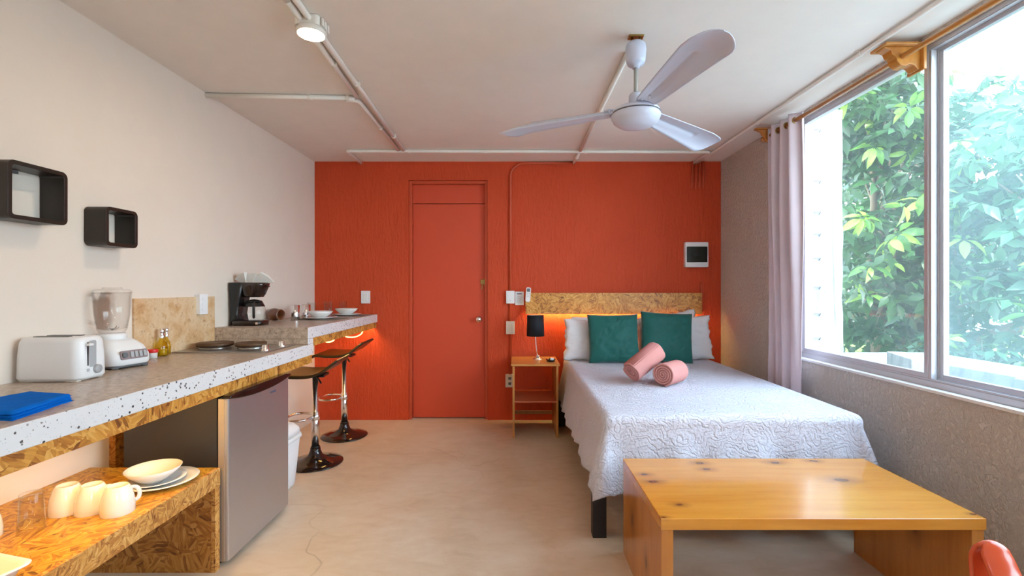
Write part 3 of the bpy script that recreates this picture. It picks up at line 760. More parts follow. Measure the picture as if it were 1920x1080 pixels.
# ================================================================== COUNTER
XC = -1.33
t = thing('kitchen_counter', 'terrazzo counter on the left wall with white speckled edge', 'counter', (-1.6, 2.0, .915))
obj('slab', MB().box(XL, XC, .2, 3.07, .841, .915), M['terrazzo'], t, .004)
obj('fascia_board', MB().box(XC-.03, XC-.012, .2, 3.07, .786, .841), M['osb_front'], t, .001)
obj('underside_board', MB().box(XL, XC-.03, .2, 3.07, .825, .841), M['osb_top'], t)
obj('light_strip', MB().box(XC-.075, XC-.06, .25, 2.05, .817, .825), M['led'], t, label='glowing warm strip under the counter')
t = thing('bar_counter', 'raised terrazzo bar ledge reaching the red wall', 'counter', (-1.6, 3.8, 1.025))
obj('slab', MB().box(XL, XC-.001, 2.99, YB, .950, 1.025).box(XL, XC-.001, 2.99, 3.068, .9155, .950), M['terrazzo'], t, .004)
obj('fascia_board', MB().box(XC-.03, XC-.012, 3.07, YB, .895, .950), M['osb_front'], t, .001)
obj('underside_board', MB().box(XL, XC-.03, 3.07, YB, .934, .950), M['osb_top'], t)
obj('light_strip', MB().box(XC-.075, XC-.06, 3.10, 4.47, .926, .934), M['led'], t, label='hidden strip added under the bar ledge to supply the rope light glow')  # hidden emitter added to cast the glow the dim rope light lacks
rp = [(-1.372, 3.12, .905), (-1.372, 3.30, .903), (-1.362, 3.38, .886), (-1.358, 3.46, .884), (-1.362, 3.55, .903), (-1.366, 3.70, .900), (-1.360, 3.78, .880), (-1.356, 3.95, .864), (-1.358, 4.10, .872), (-1.364, 4.20, .900), (-1.375, 4.45, .905)]
sr = []
P = [Vector(p) for p in rp]
for i in range(len(P)-1):
    p0, p1, p2, p3 = P[max(i-1, 0)], P[i], P[i+1], P[min(i+2, len(P)-1)]
    for k in range(6):
        s = k/6; sr.append(.5*((2*p1)+(p2-p0)*s+(2*p0-5*p1+4*p2-p3)*s*s+(3*p1-p0-3*p2+p3)*s**3))
sr.append(P[-1])
tag(obj('rope_light', MB().tube(sr, .0048, 8), M['rope']), 'glowing warm rope light sagging below the bar ledge', 'light strip')
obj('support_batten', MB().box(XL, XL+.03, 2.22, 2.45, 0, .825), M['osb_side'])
tag(bpy.data.objects['support_batten'], 'narrow vertical chipboard strip on the wall behind the fridge', 'board')

# low OSB bench
t = thing('low_shelf', 'low chipboard bench below the counter holding crockery', 'shelf', (-1.6, 1.3, 0))
zb = .46; xb = -1.345
obj('top_board', MB().box(XL, xb-.018, .2, 2.12, zb-.03, zb), M['osb_top'], t, .001)
obj('front_lip', MB().box(xb-.018, xb, .2, 2.12, zb-.080, zb), M['osb_edge'], t, .001)
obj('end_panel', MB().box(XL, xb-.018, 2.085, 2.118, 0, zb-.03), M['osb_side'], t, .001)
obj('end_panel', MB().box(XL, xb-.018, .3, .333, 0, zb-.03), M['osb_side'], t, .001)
obj('end_edge', MB().box(xb-.018, xb-.001, 2.085, 2.118, 0, zb-.08), M['osb_edge'], t, .001)

# hob
t = thing('electric_hob', 'two-plate electric hob set on the counter by the step', 'hob', (-1.66, 2.78, .915))
obj('hob_plate', MB().box(-1.925, -1.395, 2.60, 2.955, .915, .922), M['hobtop'], t, .003)
for (x, r) in ((-1.80, .098), (-1.585, .085)):
    h = obj('hotplate', MB().lathe([(.0, .952), (r*.3, .952), (r*.34, .9535), (r, .9535), (r, .936), (r*.9, .934), (r*.6, .934)], (x, 2.79, 0), 36, caps=False), M['plate'], t)
    obj('plate_ring', MB().lathe([(r*.86, .922), (r*.84, .934), (r*.7, .937), (r*.7, .922)], (x, 2.79, 0), 30, caps=False), M['hobtop'], h)
for y in (2.67, 2.86):
    obj('knob', MB().lathe([(.022, .922), (.022, .928), (.018, .930), (.017, .950), (.013, .953), (.0, .953)], (-1.435, y, 0), 22, caps=False), M['chrome'], t)
# oil cruets
def cruet(x, y, label, s=1.0):
    t = thing('oil_cruet', label, 'bottle', (x, y, .915))
    obj('bottle', MB().lathe([(.0, .917), (.026*s, .9155), (.030*s, .922), (.030*s, .965), (.024*s, .985), (.012*s, 1.0), (.011*s, 1.02)], (x, y, 0), 24, caps=False), M['oil'], t)
    obj('oil', MB().lathe([(.0, .919), (.026*s, .92), (.0275*s, .955), (.0, .956)], (x, y, 0), 20, caps=False), plain('golden_oil', (.50, .36, .02), .1), t)
    obj('pour_spout', MB().lathe([(.013*s, 1.012), (.014*s, 1.028), (.008*s, 1.034), (.013*s, 1.042), (.014*s, 1.052), (.009*s, 1.062), (.0, 1.064)], (x, y, 0), 18, caps=False), M['chrome'], t)
cruet(-1.895, 2.49, 'squat cruet of golden oil before the travertine slab, front one')
cruet(-1.918, 2.555, 'dark-topped oil cruet partly behind the front cruet', .68)
for k, (x, y) in enumerate(((-1.895, 2.36), (-1.885, 2.415))):
    t = thing('spice_tub', ['small white tub with red lid next to the blender', 'small white tub with red lid next to the oil cruet'][k], 'tub', (x, y, .915))
    obj('tub', MB().lathe([(.0, .9152), (.020, .9152), (.022, .945), (.022, .952)], (x, y, 0), 20, caps=False), M['white'], t)
    obj('lid', MB().lathe([(.023, .944), (.0245, .946), (.0245, .958), (.022, .961), (.0, .961)], (x, y, 0), 20, caps=False), M['red'], t)

# blender
def blender_appl():
    t = thing('blender', 'white countertop blender with clear jug beside the toaster', 'blender', (-1.845, 2.15, .915), R(-14))
    n = 28
    def ring(w, d, z, ox=0): return [(p[0]+ox, p[1], z) for p in rrect(w, d, min(w, d)*.25, 6)]
    secs = [(.175, .172, .014, .010), (.190, .180, .022, .012), (.190, .180, .060, .012), (.160, .165, .098, -.002), (.125, .135, .118, -.012), (.110, .110, .128, -.016)]
    vs = []; fs = []
    for (w_, d_, z, ox) in secs: vs += ring(w_, d_, z, ox)
    k = len(rrect(1, 1, .2, 6))
    for j in range(len(secs)-1):
        for i in range(k): fs.append((j*k+i, j*k+(i+1) % k, (j+1)*k+(i+1) % k, (j+1)*k+i))
    fs.append(tuple(range(k))[::-1]); fs.append(tuple((len(secs)-1)*k+i for i in range(k)))
    b = MB().add(vs, fs, True); obj('base', b, M['white'], t, world=False)
    g = MB().prism(rrect(.178, .172, .04, 6, .011, 0), 'z', .007, .024); obj('base_skirt', g, M['grey'], t, .003, world=False)
    for (sx, sy) in ((1, 1), (1, -1), (-1, 1), (-1, -1)):
        obj('foot', MB().lathe([(.012, 0), (.015, .009)], (.012+.07*sx, .065*sy, 0), 14), M['grey'], t, world=False)
    # control panel on the sloping face toward the room
    Mp = Matrix.Translation((.104, 0, .062)) @ Matrix.Rotation(R(-12), 4, 'Y')
    p = MB().prism(rrect(.118, .040, .006, 4), 'x', 0, .004); p.v = [tuple(Mp @ Vector(v)) for v in p.v]
    pn = obj('control_panel', p, plain('silver_brown_panel', (.30, .22, .22), .3, .3), t, world=False)
    for i in range(4):
        q = MB().prism(rrect(.013, .026, .003, 3, -.012+i*.019, 0), 'x', .004, .009); q.v = [tuple(Mp @ Vector(v)) for v in q.v]
        obj('button', q, M['midgrey'], pn, world=True) if False else obj('button', q, M['midgrey'], pn, world=False)
    q = MB().prism(rrect(.022, .024, .010, 5, -.042, 0), 'x', .004, .010); q.v = [tuple(Mp @ Vector(v)) for v in q.v]
    obj('selector', q, M['grey'], pn, world=False)
    c = (-.026, 0, 0)
    obj('jug_collar', MB().lathe([(.050, .126), (.054, .130), (.054, .150), (.050, .154), (.044, .156)], c, 30), M['white'], t, world=False)
    prof = [(.044, .156), (.056, .175), (.066, .24), (.072, .345), (.069, .345), (.063, .24), (.053, .178), (.0, .164)]
    j = obj('jug', MB().lathe(prof, c, 36, caps=False), M['jug'], t, world=False)
    obj('jug_lid', MB().lathe([(.0, .368), (.035, .368), (.037, .360), (.064, .358), (.072, .352), (.073, .343), (.070, .340)], c, 32, caps=False), M['jug'], t, world=False)
    obj('jug_handle', MB().tube(smoothpath([(-.026-.045, -.050, .335), (-.026-.068, -.078, .33), (-.026-.066, -.075, .22), (-.026-.037, -.045, .20)], .03), .008, 10, flat=1.0), M['jug'], t, world=False)
    bl = MB()
    for i in range(4):
        a = i*pi/2+.4; bl.tube([(c[0], 0, .172), (c[0]+.022*cos(a), .022*sin(a), .178), (c[0]+.030*cos(a), .030*sin(a), .188)], [.004, .003, .001], 6)
    obj('cutting_blades', bl, M['chrome'], t, world=False)
    return t
blender_appl()

# toaster
t = thing('toaster', 'white two-slot toaster at the near end of the counter', 'toaster', (-1.812, 1.858, .915), R(3))
def toaster_body():
    secs = [(.006, .240, .134), (.016, .250, .144), (.10, .246, .142), (.152, .238, .136), (.168, .226, .126), (.172, .206, .108)]
    vs = []; fs = []; k = 28
    for (z, L, Wd) in secs: vs += [(p[0], p[1], z) for p in rrect(L, Wd, .034, 6)]
    for j in range(len(secs)-1):
        for i in range(k): fs.append((j*k+i, j*k+(i+1) % k, (j+1)*k+(i+1) % k, (j+1)*k+i))
    fs.append(tuple(range(k))[::-1]); fs.append(tuple((len(secs)-1)*k+i for i in range(k)))
    return MB().add(vs, fs, True)
obj('body', toaster_body(), M['white'], t, world=False)
obj('base', MB().prism(rrect(.222, .128, .034, 6), 'z', .003, .010), M['offwhite'], t, world=False)
for (sx, sy) in ((1, 1), (1, -1), (-1, 1), (-1, -1)): obj('foot', MB().box(.085*sx-.022, .085*sx+.022, .05*sy-.010, .05*sy+.010, 0, .005), M['offwhite'], t, .001, world=False)
for y in (-.028, .028): obj('slot', MB().box(-.075, .055, y-.011, y+.011, .1715, .1745), M['black'], t, .001, world=False)
obj('lever_track', MB().box(.1225, .1255, -.033, -.029, .058, .150), M['black'], t, world=False)
obj('lever_recess', MB().prism(rrect(.034, .105, .008, 4, -.008, .103), 'x', .1225, .1245), M['midgrey'], t, .001, world=False)
obj('lever', MB().box(.123, .138, -.040, -.018, .136, .146), M['white'], t, .003, world=False)
obj('dial', MB().lathe([(.018, 0), (.017, .010), (.015, .012), (.0, .012)], (.1235, .010, .040), 24, Matrix.Rotation(pi/2, 4, 'Y'), caps=False), M['midgrey'], t, world=False)
obj('dial_mark', MB().box(.1235, .1250, -.036, -.024, .034, .046), M['inkgrey'], t, world=False)

# blue cloth
t = thing('folded_cloth', 'bright blue microfibre cloth folded on the near counter', 'cloth', (-1.52, 1.42, .915))
A, B, Cc, D = Vector((-1.375, 1.27, 0)), Vector((-1.43, 1.505, 0)), Vector((-1.61, 1.545, 0)), Vector((-1.66, 1.32, 0))
def lay(off, h, sc=1.0):
    ctr = (A+B+Cc+D)/4
    def fn(u, v):
        p = A.lerp(B, u).lerp(D.lerp(Cc, u), v)
        p = ctr+(p-ctr)*sc
        p += Vector((noise.noise(p*9)*.006, noise.noise(p*9+Vector((5, 0, 0)))*.006, 0))
        e = min(u, 1-u, v, 1-v); rd = min(1, e/.06)
        return Vector((p.x, p.y, .915+off+h*sqrt(max(0, 1-(1-rd)**2))+.0015*noise.noise(p*30)*rd))
    def bot(u, v): q = fn(u, v); return Vector((q.x, q.y, .915+off+.0005))
    m = MB().grid(fn, 26, 26); m.grid(bot, 26, 26); return m
for k, (off, sc) in enumerate(((0.0, 1.0), (.008, .985), (.016, .97))):
    obj('fold_layer', lay(off, .0085, sc), M['towel'], t)

# coffee maker
t = thing('coffee_maker', 'black drip coffee maker on the raised bar ledge', 'coffee maker', (-1.82, 3.20, 1.025))
z0 = 1.025
def loft(secs, axis='z'):
    m = MB(); vs = []; fs = []; k = len(secs[0][1])
    for (z, pts) in secs: vs += [(p[0], p[1], z) for p in pts]
    for j in range(len(secs)-1):
        for i in range(k): fs.append((j*k+i, j*k+(i+1) % k, (j+1)*k+(i+1) % k, (j+1)*k+i))
    fs.append(tuple(range(k))[::-1]); fs.append(tuple((len(secs)-1)*k+i for i in range(k)))
    return m.add(vs, fs, True)
obj('tower', loft([(z0+.006, rrect(.075, .14, .02, 5, -1.898, 3.2)), (z0+.08, rrect(.060, .132, .02, 5, -1.904, 3.2)), (z0+.18, rrect(.075, .14, .02, 5, -1.897, 3.2)), (z0+.285, rrect(.10, .15, .02, 5, -1.885, 3.2)), (z0+.292, rrect(.095, .145, .02, 5, -1.885, 3.2))]), M['black'], t)
obj('basket', loft([(z0+.192, rrect(.115, .115, .05, 5, -1.800, 3.2)), (z0+.21, rrect(.135, .125, .05, 5, -1.797, 3.2)), (z0+.27, rrect(.165, .145, .05, 5, -1.792, 3.2)), (z0+.292, rrect(.170, .15, .05, 5, -1.790, 3.2))]), M['blackgloss'], t)
obj('basket_grip', MB().box(-1.708, -1.694, 3.185, 3.215, z0+.262, z0+.270), M['black'], t, .002)
obj('base', loft([(z0, rrect(.215, .165, .06, 5, -1.822, 3.2)), (z0+.028, rrect(.215, .165, .06, 5, -1.822, 3.2)), (z0+.034, rrect(.20, .15, .06, 5, -1.825, 3.2))]), M['blackgloss'], t)
obj('switch', MB().box(-1.74, -1.725, 3.112, 3.116, z0+.010, z0+.024), M['chrome'], t)
cx, cy = -1.797, 3.2
cr_ = obj('carafe', MB().lathe([(.0, z0+.037), (.060, z0+.036), (.073, z0+.050), (.076, z0+.085), (.066, z0+.13), (.050, z0+.152), (.050, z0+.160)], (cx, cy, 0), 32, caps=False), M['glassware'], t)
obj('carafe_band', MB().lathe([(.0665, z0+.128), (.055, z0+.148), (.052, z0+.158), (.054, z0+.160), (.058, z0+.148), (.069, z0+.128)], (cx, cy, 0), 32, caps=False), M['black'], cr_)
obj('carafe_lid', MB().lathe([(.052, z0+.158), (.050, z0+.166), (.02, z0+.176), (.0, z0+.178)], (cx, cy, 0), 28, caps=False), M['black'], cr_)
ha = R(-62)
hp = [(cx+r_*cos(ha), cy+r_*sin(ha), z0+z_) for r_, z_ in ((.055, .152), (.090, .156), (.104, .13), (.098, .075), (.078, .058))]
obj('carafe_handle', MB().tube(smoothpath(hp, .02), .0085, 10, flat=1.5), M['black'], cr_)
t = thing('coffee_filters', 'stack of white paper filters lying on the coffee maker', 'filters', (-1.80, 3.2, z0+.2925))
for k in range(4):
    a = R(-20+14*k)
    Mf = Matrix.Translation((-1.86+.038*k, 3.19+.006*k, z0+.2930)) @ Matrix.Rotation(R(-28+24*k), 4, 'Y') @ Matrix.Rotation(a, 4, 'Z')
    m = MB().add([Mf @ Vector(p) for p in ((-.016, -.001, .0), (.016, -.001, .0), (.052, -.012, .052), (.0, -.014, .060), (-.052, -.012, .052), (-.016, .003, .0), (.016, .003, .0), (.052, .014, .052), (.0, .018, .060), (-.052, .014, .052))],
               [(0, 1, 2, 3, 4), (5, 6, 7, 8, 9), (0, 5, 9, 4), (1, 6, 7, 2)])
    obj('filter', m, M['paper'], t)

# lying brown jar
t = thing('brown_jar', 'brown glazed jar lying on its side beside the coffee maker', 'jar', (-1.87, 3.62, z0), R(-25))
Mj = Matrix.Translation((0, 0, .049)) @ Matrix.Rotation(pi/2, 4, 'Y')
obj('jar_body', MB().lathe([(.0, -.060), (.034, -.058), (.044, -.045), (.049, -.01), (.046, .02), (.034, .040), (.030, .048)], (0, 0, 0), 28, Mj, caps=False), M['amber'], t, world=False)
obj('jar_rim', MB().lathe([(.030, .046), (.040, .050), (.042, .062), (.038, .068), (.030, .066), (.028, .03), (.0, .0)], (0, 0, 0), 28, Mj, caps=False), M['amber'], t, world=False)

# ------------------------------------------------------------------ crockery
BOWL = [(.0, .004), (.030, .0), (.038, .001), (.062, .018), (.088, .040), (.100, .058), (.097, .0585), (.084, .044), (.058, .022), (.034, .008), (.0, .008)]
PLATE = [(.0, .003), (.06, .0), (.072, .001), (.10, .010), (.132, .018), (.130, .0205), (.098, .0135), (.07, .005), (.0, .005)]
def scaled(prof, s, sz=1): return [(r*s, z*sz) for r, z in prof]
def dish(name, label, cat, prof, x, y, z, group=None, tilt=0):
    m = MB().lathe(prof, (0, 0, 0), 40, Matrix.Rotation(tilt, 4, 'Y'), caps=False)
    mz = min(v[2] for v in m.v); m.v = [(a, b, c-mz) for a, b, c in m.v]
    o = obj(name, m, M['ceramic']); o.location = (x, y, z); return tag(o, label, cat, group)
GL = [(.0, .0), (.026, .0), (.028, .002), (.034, .128), (.0315, .128), (.0255, .012), (.0, .010)]
def tumbler(label, x, y, z, up=True, s=1.0, h=1.0):
    pr = [(r*s, zz*h) for r, zz in GL]
    if not up: pr = [(r, .128*h-zz) for r, zz in pr]
    o = obj('drinking_glass', MB().lathe(pr, (0, 0, 0), 28, caps=False), M['glassware']); o.location = (x, y, z)
    return tag(o, label, 'glass')
for k, (x, y) in enumerate(((-1.585, 3.78), (-1.545, 4.26))):
    nm = ['nearer', 'farther'][k]
    t = thing('placemat', f'woven grey-brown placemat under the {nm} place setting on the bar', 'placemat', (x, y, z0))
    obj('mat', MB().prism(rrect(.36, .33, .012, 3, x+.01, y), 'z', z0, z0+.003), M['mat'], t)
    dish('dinner_plate', f'white plate under the bowl of the {nm} bar setting', 'plate', scaled(PLATE, 1.0, .9), x, y, z0+.003)
    dish('soup_bowl', f'white bowl standing on the plate of the {nm} bar setting', 'bowl', BOWL, x, y, z0+.0085)
t = thing('metal_tumbler', 'dark-reflecting metal tumbler left of the nearer bowl', 'cup', (-1.760, 3.72, z0))
obj('cup_wall', MB().lathe([(.0, z0), (.030, z0), (.033, z0+.005), (.034, z0+.118), (.0315, z0+.118), (.030, z0+.01), (.0, z0+.008)], (-1.760, 3.72, 0), 28, caps=False), M['chrome'], t)
t = thing('metal_tumbler', 'metal tumbler partly behind the nearer bowl', 'cup', (-1.735, 3.86, z0))
obj('cup_wall', MB().lathe([(.0, z0), (.030, z0), (.033, z0+.005), (.034, z0+.118), (.0315, z0+.118), (.030, z0+.01), (.0, z0+.008)], (-1.735, 3.86, 0), 28, caps=False), M['chrome'], t)
tumbler('clear glass at the wall behind the nearer bar setting', -1.76, 4.02, z0)
tumbler('tall clear glass left of the farther bowl', -1.680, 4.18, z0, s=1.05, h=1.05)
tumbler('clear glass behind the farther bowl on the bar', -1.62, 4.38, z0)

def mug(label, x, y, rz):
    t = thing('coffee_mug', label, 'mug', (x, y, zb), rz)
    obj('mug_body', MB().lathe([(.050, 0), (.052, .003), (.0515, .030), (.047, .060), (.038, .088), (.033, .098), (.031, .100), (.029, .096), (.0, .095)], (0, 0, 0), 36, caps=False), M['ceramic'], t, world=False)
    obj('mug_rim', MB().lathe([(.050, .0), (.048, .001), (.0475, .03), (.043, .06), (.034, .085), (.0, .090)], (0, 0, 0), 30, caps=False), M['ceramic'], t, world=False)
    obj('mug_handle', MB().tube(smoothpath([(.035, 0, .082), (.054, 0, .080), (.064, 0, .058), (.060, 0, .036), (.046, 0, .030)], .02), .0055, 10, flat=1.3), M['ceramic'], t, world=False)
mug('upside-down white mug, leftmost of the row of three on the low shelf', -1.640, 1.70, R(35))
mug('upside-down white mug, middle of the row of three on the low shelf', -1.552, 1.705, R(40))
mug('upside-down white mug, rightmost of the row, nearest the shelf front', -1.450, 1.695, R(45))
mug('white mug cut by the left edge of the picture on the low shelf', -1.745, 1.515, R(150))
tumbler('upside-down clear tumbler on the low shelf left of the mugs', -1.63, 1.565, zb, False, 1.08, 1.02)
dish('serving_plate', 'large white plate at the bottom of the low shelf stack', 'plate', scaled(PLATE, .98, 1.1), -1.478, 1.95, zb)
dish('side_plate', 'smaller white plate between the large plate and the bowl', 'plate', scaled(PLATE, .78, 1.0), -1.498, 1.945, zb+.0063)
dish('soup_bowl', 'white bowl on top of the plate stack on the low shelf', 'bowl', scaled(BOWL, 1.0, 1.0), -1.510, 1.94, zb+.0125, tilt=R(0))
# plastic tray
t = thing('dish_tray', 'white plastic tray at the near left end of the low shelf', 'tray', (-1.55, 1.24, zb), R(-14))
def trayring(w, d, z, r=.03): return (z, [(p[0], p[1]) for p in rrect(w, d, r, 6)])
def tray_mesh(secs, bottom_last=True):
    vs = []; fs = []; k = 28
    for (z, pts) in secs: vs += [(p[0], p[1], z) for p in pts]
    for j in range(len(secs)-1):
        for i in range(k): fs.append((j*k+i, j*k+(i+1) % k, (j+1)*k+(i+1) % k, (j+1)*k+i))
    fs.append(tuple(range(k))[::-1]); fs.append(tuple((len(secs)-1)*k+i for i in range(k)))
    return MB().add(vs, fs, True)
obj('tray_shell', tray_mesh([trayring(.28, .19, 0), trayring(.31, .22, .040), trayring(.335, .245, .043), trayring(.337, .247, .046), trayring(.312, .222, .047), trayring(.300, .210, .042), trayring(.27, .18, .004)]), M['white'], t, world=False)
for y in (-.045, 0, .045): obj('tray_rib', MB().box(-.13, .13, y-.004, y+.004, .0035, .010), M['white'], t, .001, world=False)

# ================================================================== FRIDGE, BIN, STOOLS
t = thing('mini_fridge', 'dark mini fridge with stainless door under the counter', 'fridge', (-1.55, 2.42, 0))
FD0, FD1, FX1 = 2.13, 2.705, -1.315
obj('cabinet', MB().box(-1.80, -1.368, FD0+.003, FD1-.003, .022, .772), M['darkfridge'], t, .006)
obj('door_seal', MB().box(-1.368, -1.360, FD0+.010, FD1-.010, .03, .765), M['black'], t)
dr = MB().prism([(-1.360, FD0), (-1.328, FD0), (-1.318, FD0+.004), (FX1, FD0+.014), (FX1, FD1-.014), (-1.318, FD1-.004), (-1.328, FD1), (-1.360, FD1)], 'z', .024, .770, False)
dd = obj('door', dr, M['steel'], t, .002)
obj('door_edge_strip', MB().box(-1.360, -1.332, FD0-.0015, FD0+.001, .024, .770), plain('beige_edge_strip', (.50, .43, .36), .4, .4), dd)
hp = [(FD0+.0, .770), (FD0+.0, .783), (FD0+.05, .790), (FD1-.05, .790), (FD1, .783), (FD1, .770)]+[(FD1-.02-(FD1-FD0-.04)*i/12, .770-.026*sin(pi*i/12)**.6) for i in range(1, 12)]
obj('handle', MB().prism(hp, 'x', -1.350, -1.304), M['blackgloss'], dd, .006)
obj('badge', MB().box(FX1, FX1+.0015, 2.50, 2.555, .712, .721), M['ink'], dd)
obj('toe_base', MB().box(-1.78, -1.37, FD0+.02, FD1-.02, 0, .022), M['black'], t)

t = thing('swing_bin', 'slim white bin with domed lid behind the fridge', 'bin', (-1.52, 2.955, 0))
obj('bin_body', loft([(0, rrect(.17, .20, .05, 5, -1.52, 2.955)), (.012, rrect(.18, .21, .05, 5, -1.52, 2.955)), (.31, rrect(.235, .25, .06, 5, -1.52, 2.955))]), M['white'], t)
obj('bin_rim', loft([(.305, rrect(.240, .255, .06, 5, -1.52, 2.955)), (.310, rrect(.252, .266, .06, 5, -1.52, 2.955)), (.332, rrect(.248, .262, .06, 5, -1.52, 2.955))]), M['white'], t)
obj('bin_lid', loft([(.336, rrect(.240, .255, .06, 5, -1.52, 2.955)), (.370, rrect(.228, .24, .06, 5, -1.52, 2.955)), (.402, rrect(.18, .19, .06, 5, -1.52, 2.955)), (.420, rrect(.12, .12, .05, 5, -1.52, 2.955)), (.425, rrect(.06, .06, .025, 5, -1.52, 2.955))]), M['white'], t)

def stool(label, x, y, rz, h):
    t = thing('bar_stool', label, 'bar stool', (x, y, 0), rz)
    obj('base', MB().lathe([(.188, 0), (.195, .004), (.190, .010), (.14, .022), (.085, .036), (.050, .060), (.036, .095), (.034, .115)], (0, 0, 0), 44), M['blackgloss'], t, world=False)
    obj('pole', MB().lathe([(.027, .11), (.027, .375), (.021, .378), (.0205, h-.035)], (0, 0, 0), 24), M['chrome'], t, world=False)
    obj('gas_sleeve', MB().lathe([(.030, .112), (.030, .125)], (0, 0, 0), 24), M['black'], t, world=False)
    ring = smoothpath([(-.02, .02, .335), (-.05, .10, .335), (-.17, .12, .335), (-.215, 0, .335), (-.17, -.12, .335), (-.05, -.10, .335), (-.02, -.02, .335)], .07, 8)
    fo = obj('footrest', MB().tube(ring, .0085, 10), M['chrome'], t, world=False)
    obj('footrest_collar', MB().lathe([(.0285, .315), (.031, .318), (.031, .352), (.0285, .355)], (0, 0, 0), 24), M['chrome'], fo, world=False)
    obj('lift_plate', MB().box(-.08, .08, -.06, .06, h-.040, h-.022), M['black'], t, .004, world=False)
    obj('lift_lever', MB().tube(smoothpath([(.02, -.03, h-.045), (.06, -.10, h-.048), (.09, -.15, h-.062)], .03), .006, 8), M['black'], t, world=False)
    prof = [(-.205, -.022), (-.190, -.008), (-.15, .0), (-.07, -.006), (.02, -.006), (.08, .006), (.125, .028), (.165, .060), (.215, .098)]
    def sf(u, v):
        q = u*(len(prof)-1); i = min(int(q), len(prof)-2); f = q-i
        p0, p1, p2, p3 = prof[max(i-1, 0)], prof[i], prof[i+1], prof[min(i+2, len(prof)-1)]
        c = [.5*((2*p1[k])+(p2[k]-p0[k])*f+(2*p0[k]-5*p1[k]+4*p2[k]-p3[k])*f*f+(3*p1[k]-p0[k]-3*p2[k]+p3[k])*f**3) for k in (0, 1)]
        w = .195 if u < .6 else .195-.02*(u-.6)/.4
        y_ = (v*2-1)*w
        return Vector((c[0]-.02, y_, h+c[1]))
    obj('seat', MB().grid(sf, 40, 12), M['leather'], t, world=False, thick=.018)
    return t
stool('brown and chrome bar stool nearer the fridge', -1.46, 3.40, R(4), .675)
stool('brown and chrome bar stool nearer the red wall', -1.475, 4.02, R(2), .728)

# ================================================================== BED
bx0, bx1, by0, by1, bz = .455, 1.815, 2.385, 4.36, .625
t = thing('bed', 'double bed on a black frame against the red wall', 'bed', (1.135, 3.37, 0))
obj('mattress', MB().prism(rrect(bx1-bx0-.03, by1-by0-.03, .05, 5, (bx0+bx1)/2, (by0+by1)/2), 'z', .36, bz-.014), M['mattress'], t, .03)
fr = MB().box(bx0-.01, bx0+.03, by0+.03, by1, .26, .36).box(bx1-.03, bx1+.01, by0+.03, by1, .26, .36).box(bx0+.03, bx1-.03, by0+.03, by0+.07, .26, .36).box(bx0+.03, bx1-.03, by1-.04, by1, .26, .36)
obj('bed_frame', fr, M['frame_black'], t, .003)
for i in range(9): obj('slat', MB().box(bx0+.03, bx1-.03, 2.5+i*.21, 2.57+i*.21, .335, .355), M['nightwood'], t)
for (x, y) in ((bx0-.055, by0-.012), (bx1-.02, by0-.012), (bx0-.055, by1-.07), (bx1-.02, by1-.07)):
    obj('leg', MB().box(x, x+.070, y, y+.060, 0, .30), M['frame_black'], t, .002)

def spread_mesh():
    nx, ny = 150, 190
    ovx, ovy = .375, .40
    W_, L_ = bx1-bx0, by1-by0
    rad = .045
    def side(d):
        """distance along cloth past the edge -> (outward, down)"""
        if d <= 0: return 0, 0
        a = d/rad
        if a < pi/2: return rad*sin(a), rad*(1-cos(a))
        return rad, rad+(d-rad*pi/2)
    def fn(u, v):
        sx = -ovx+(W_+2*ovx-2*rad*0)*u; sy = -ovy+(L_-.02+ovy)*v      # v=0 front hem
        dx = max(0, rad-sx) if sx < rad else max(0, sx-(W_-rad)); sgn = -1 if sx < W_/2 else 1
        dy = max(0, rad-sy)
        bx = bx0+min(max(sx, rad), W_-rad); by = by0+max(sy, rad)
        d = hypot(dx, dy)
        if d <= 0:
            p = Vector((bx, by, bz))
            p.z += .0035*noise.noise(Vector((bx*4, by*4, 0)))+.0018*noise.noise(Vector((bx*14, by*14, 3)))
            return p
        mn, mxx = min(dx, dy), max(dx, dy); d0 = d; d = d*(1-.27*mn/mxx)
        o, dn = side(d)
        ux, uy = sgn*dx/d0, -dy/d0
        k = max(0, (d-.10)/.33)
        corner = mn/d0*1.414
        if dy > dx: per = bx
        else: per = by*1.0
        fold = .010*sin(per*16+1.2)+.008*sin(per*31+.4)+.006*sin(per*7.5)
        if sgn > 0 and dx > dy: fl = .06
        else: fl = .055 if dx > dy else .050
        if dy >= dx: fold *= 1.9
        flare = (fl+fold)*k*(1-corner)+corner*(.125*k**.9)
        # folds radiating at the corners
        ang = atan2(dy, dx)
        if dx > 0 and dy > 0: flare += .020*sin(ang*6.0+.8)*k*corner
        p = Vector((bx+ux*(o+flare), by+uy*(o+flare), bz-dn+.02*k*k))
        if p.x > 1.988: p.x = 1.988
        if dx > 0 and dy == 0 and sgn < 0: p.z += .03*max(0, (3.2-by)/.9)*k*(by > 2.3)+.012*sin(by*9)*k
        if p.z < .035: p.z = .035
        return p
    return MB().grid(fn, nx, ny)
sd = obj('bedspread', spread_mesh(), M['spread'], thick=.004)
tag(sd, 'white quilted bedspread draped over the bed with hanging corners', 'bedspread')

# headboard
t = thing('headboard', 'chipboard headboard strip on the red wall above the pillows', 'headboard', (.944, 4.44, 1.13))
obj('board', MB().box(.103, 1.785, 4.418, 4.436, 1.03, 1.233), M['osb_head'], t, .001)
obj('batten', MB().box(.14, 1.75, 4.436, YB, 1.16, 1.20), M['osb_side'], t)
obj('light_strip', MB().box(.16, 1.74, 4.452, 4.462, 1.045, 1.053), M['led2'], t, label='warm glowing strip behind the board')
obj('strip_channel', MB().box(.16, 1.74, 4.436, 4.475, 1.053, 1.060), M['osb_side'], t)

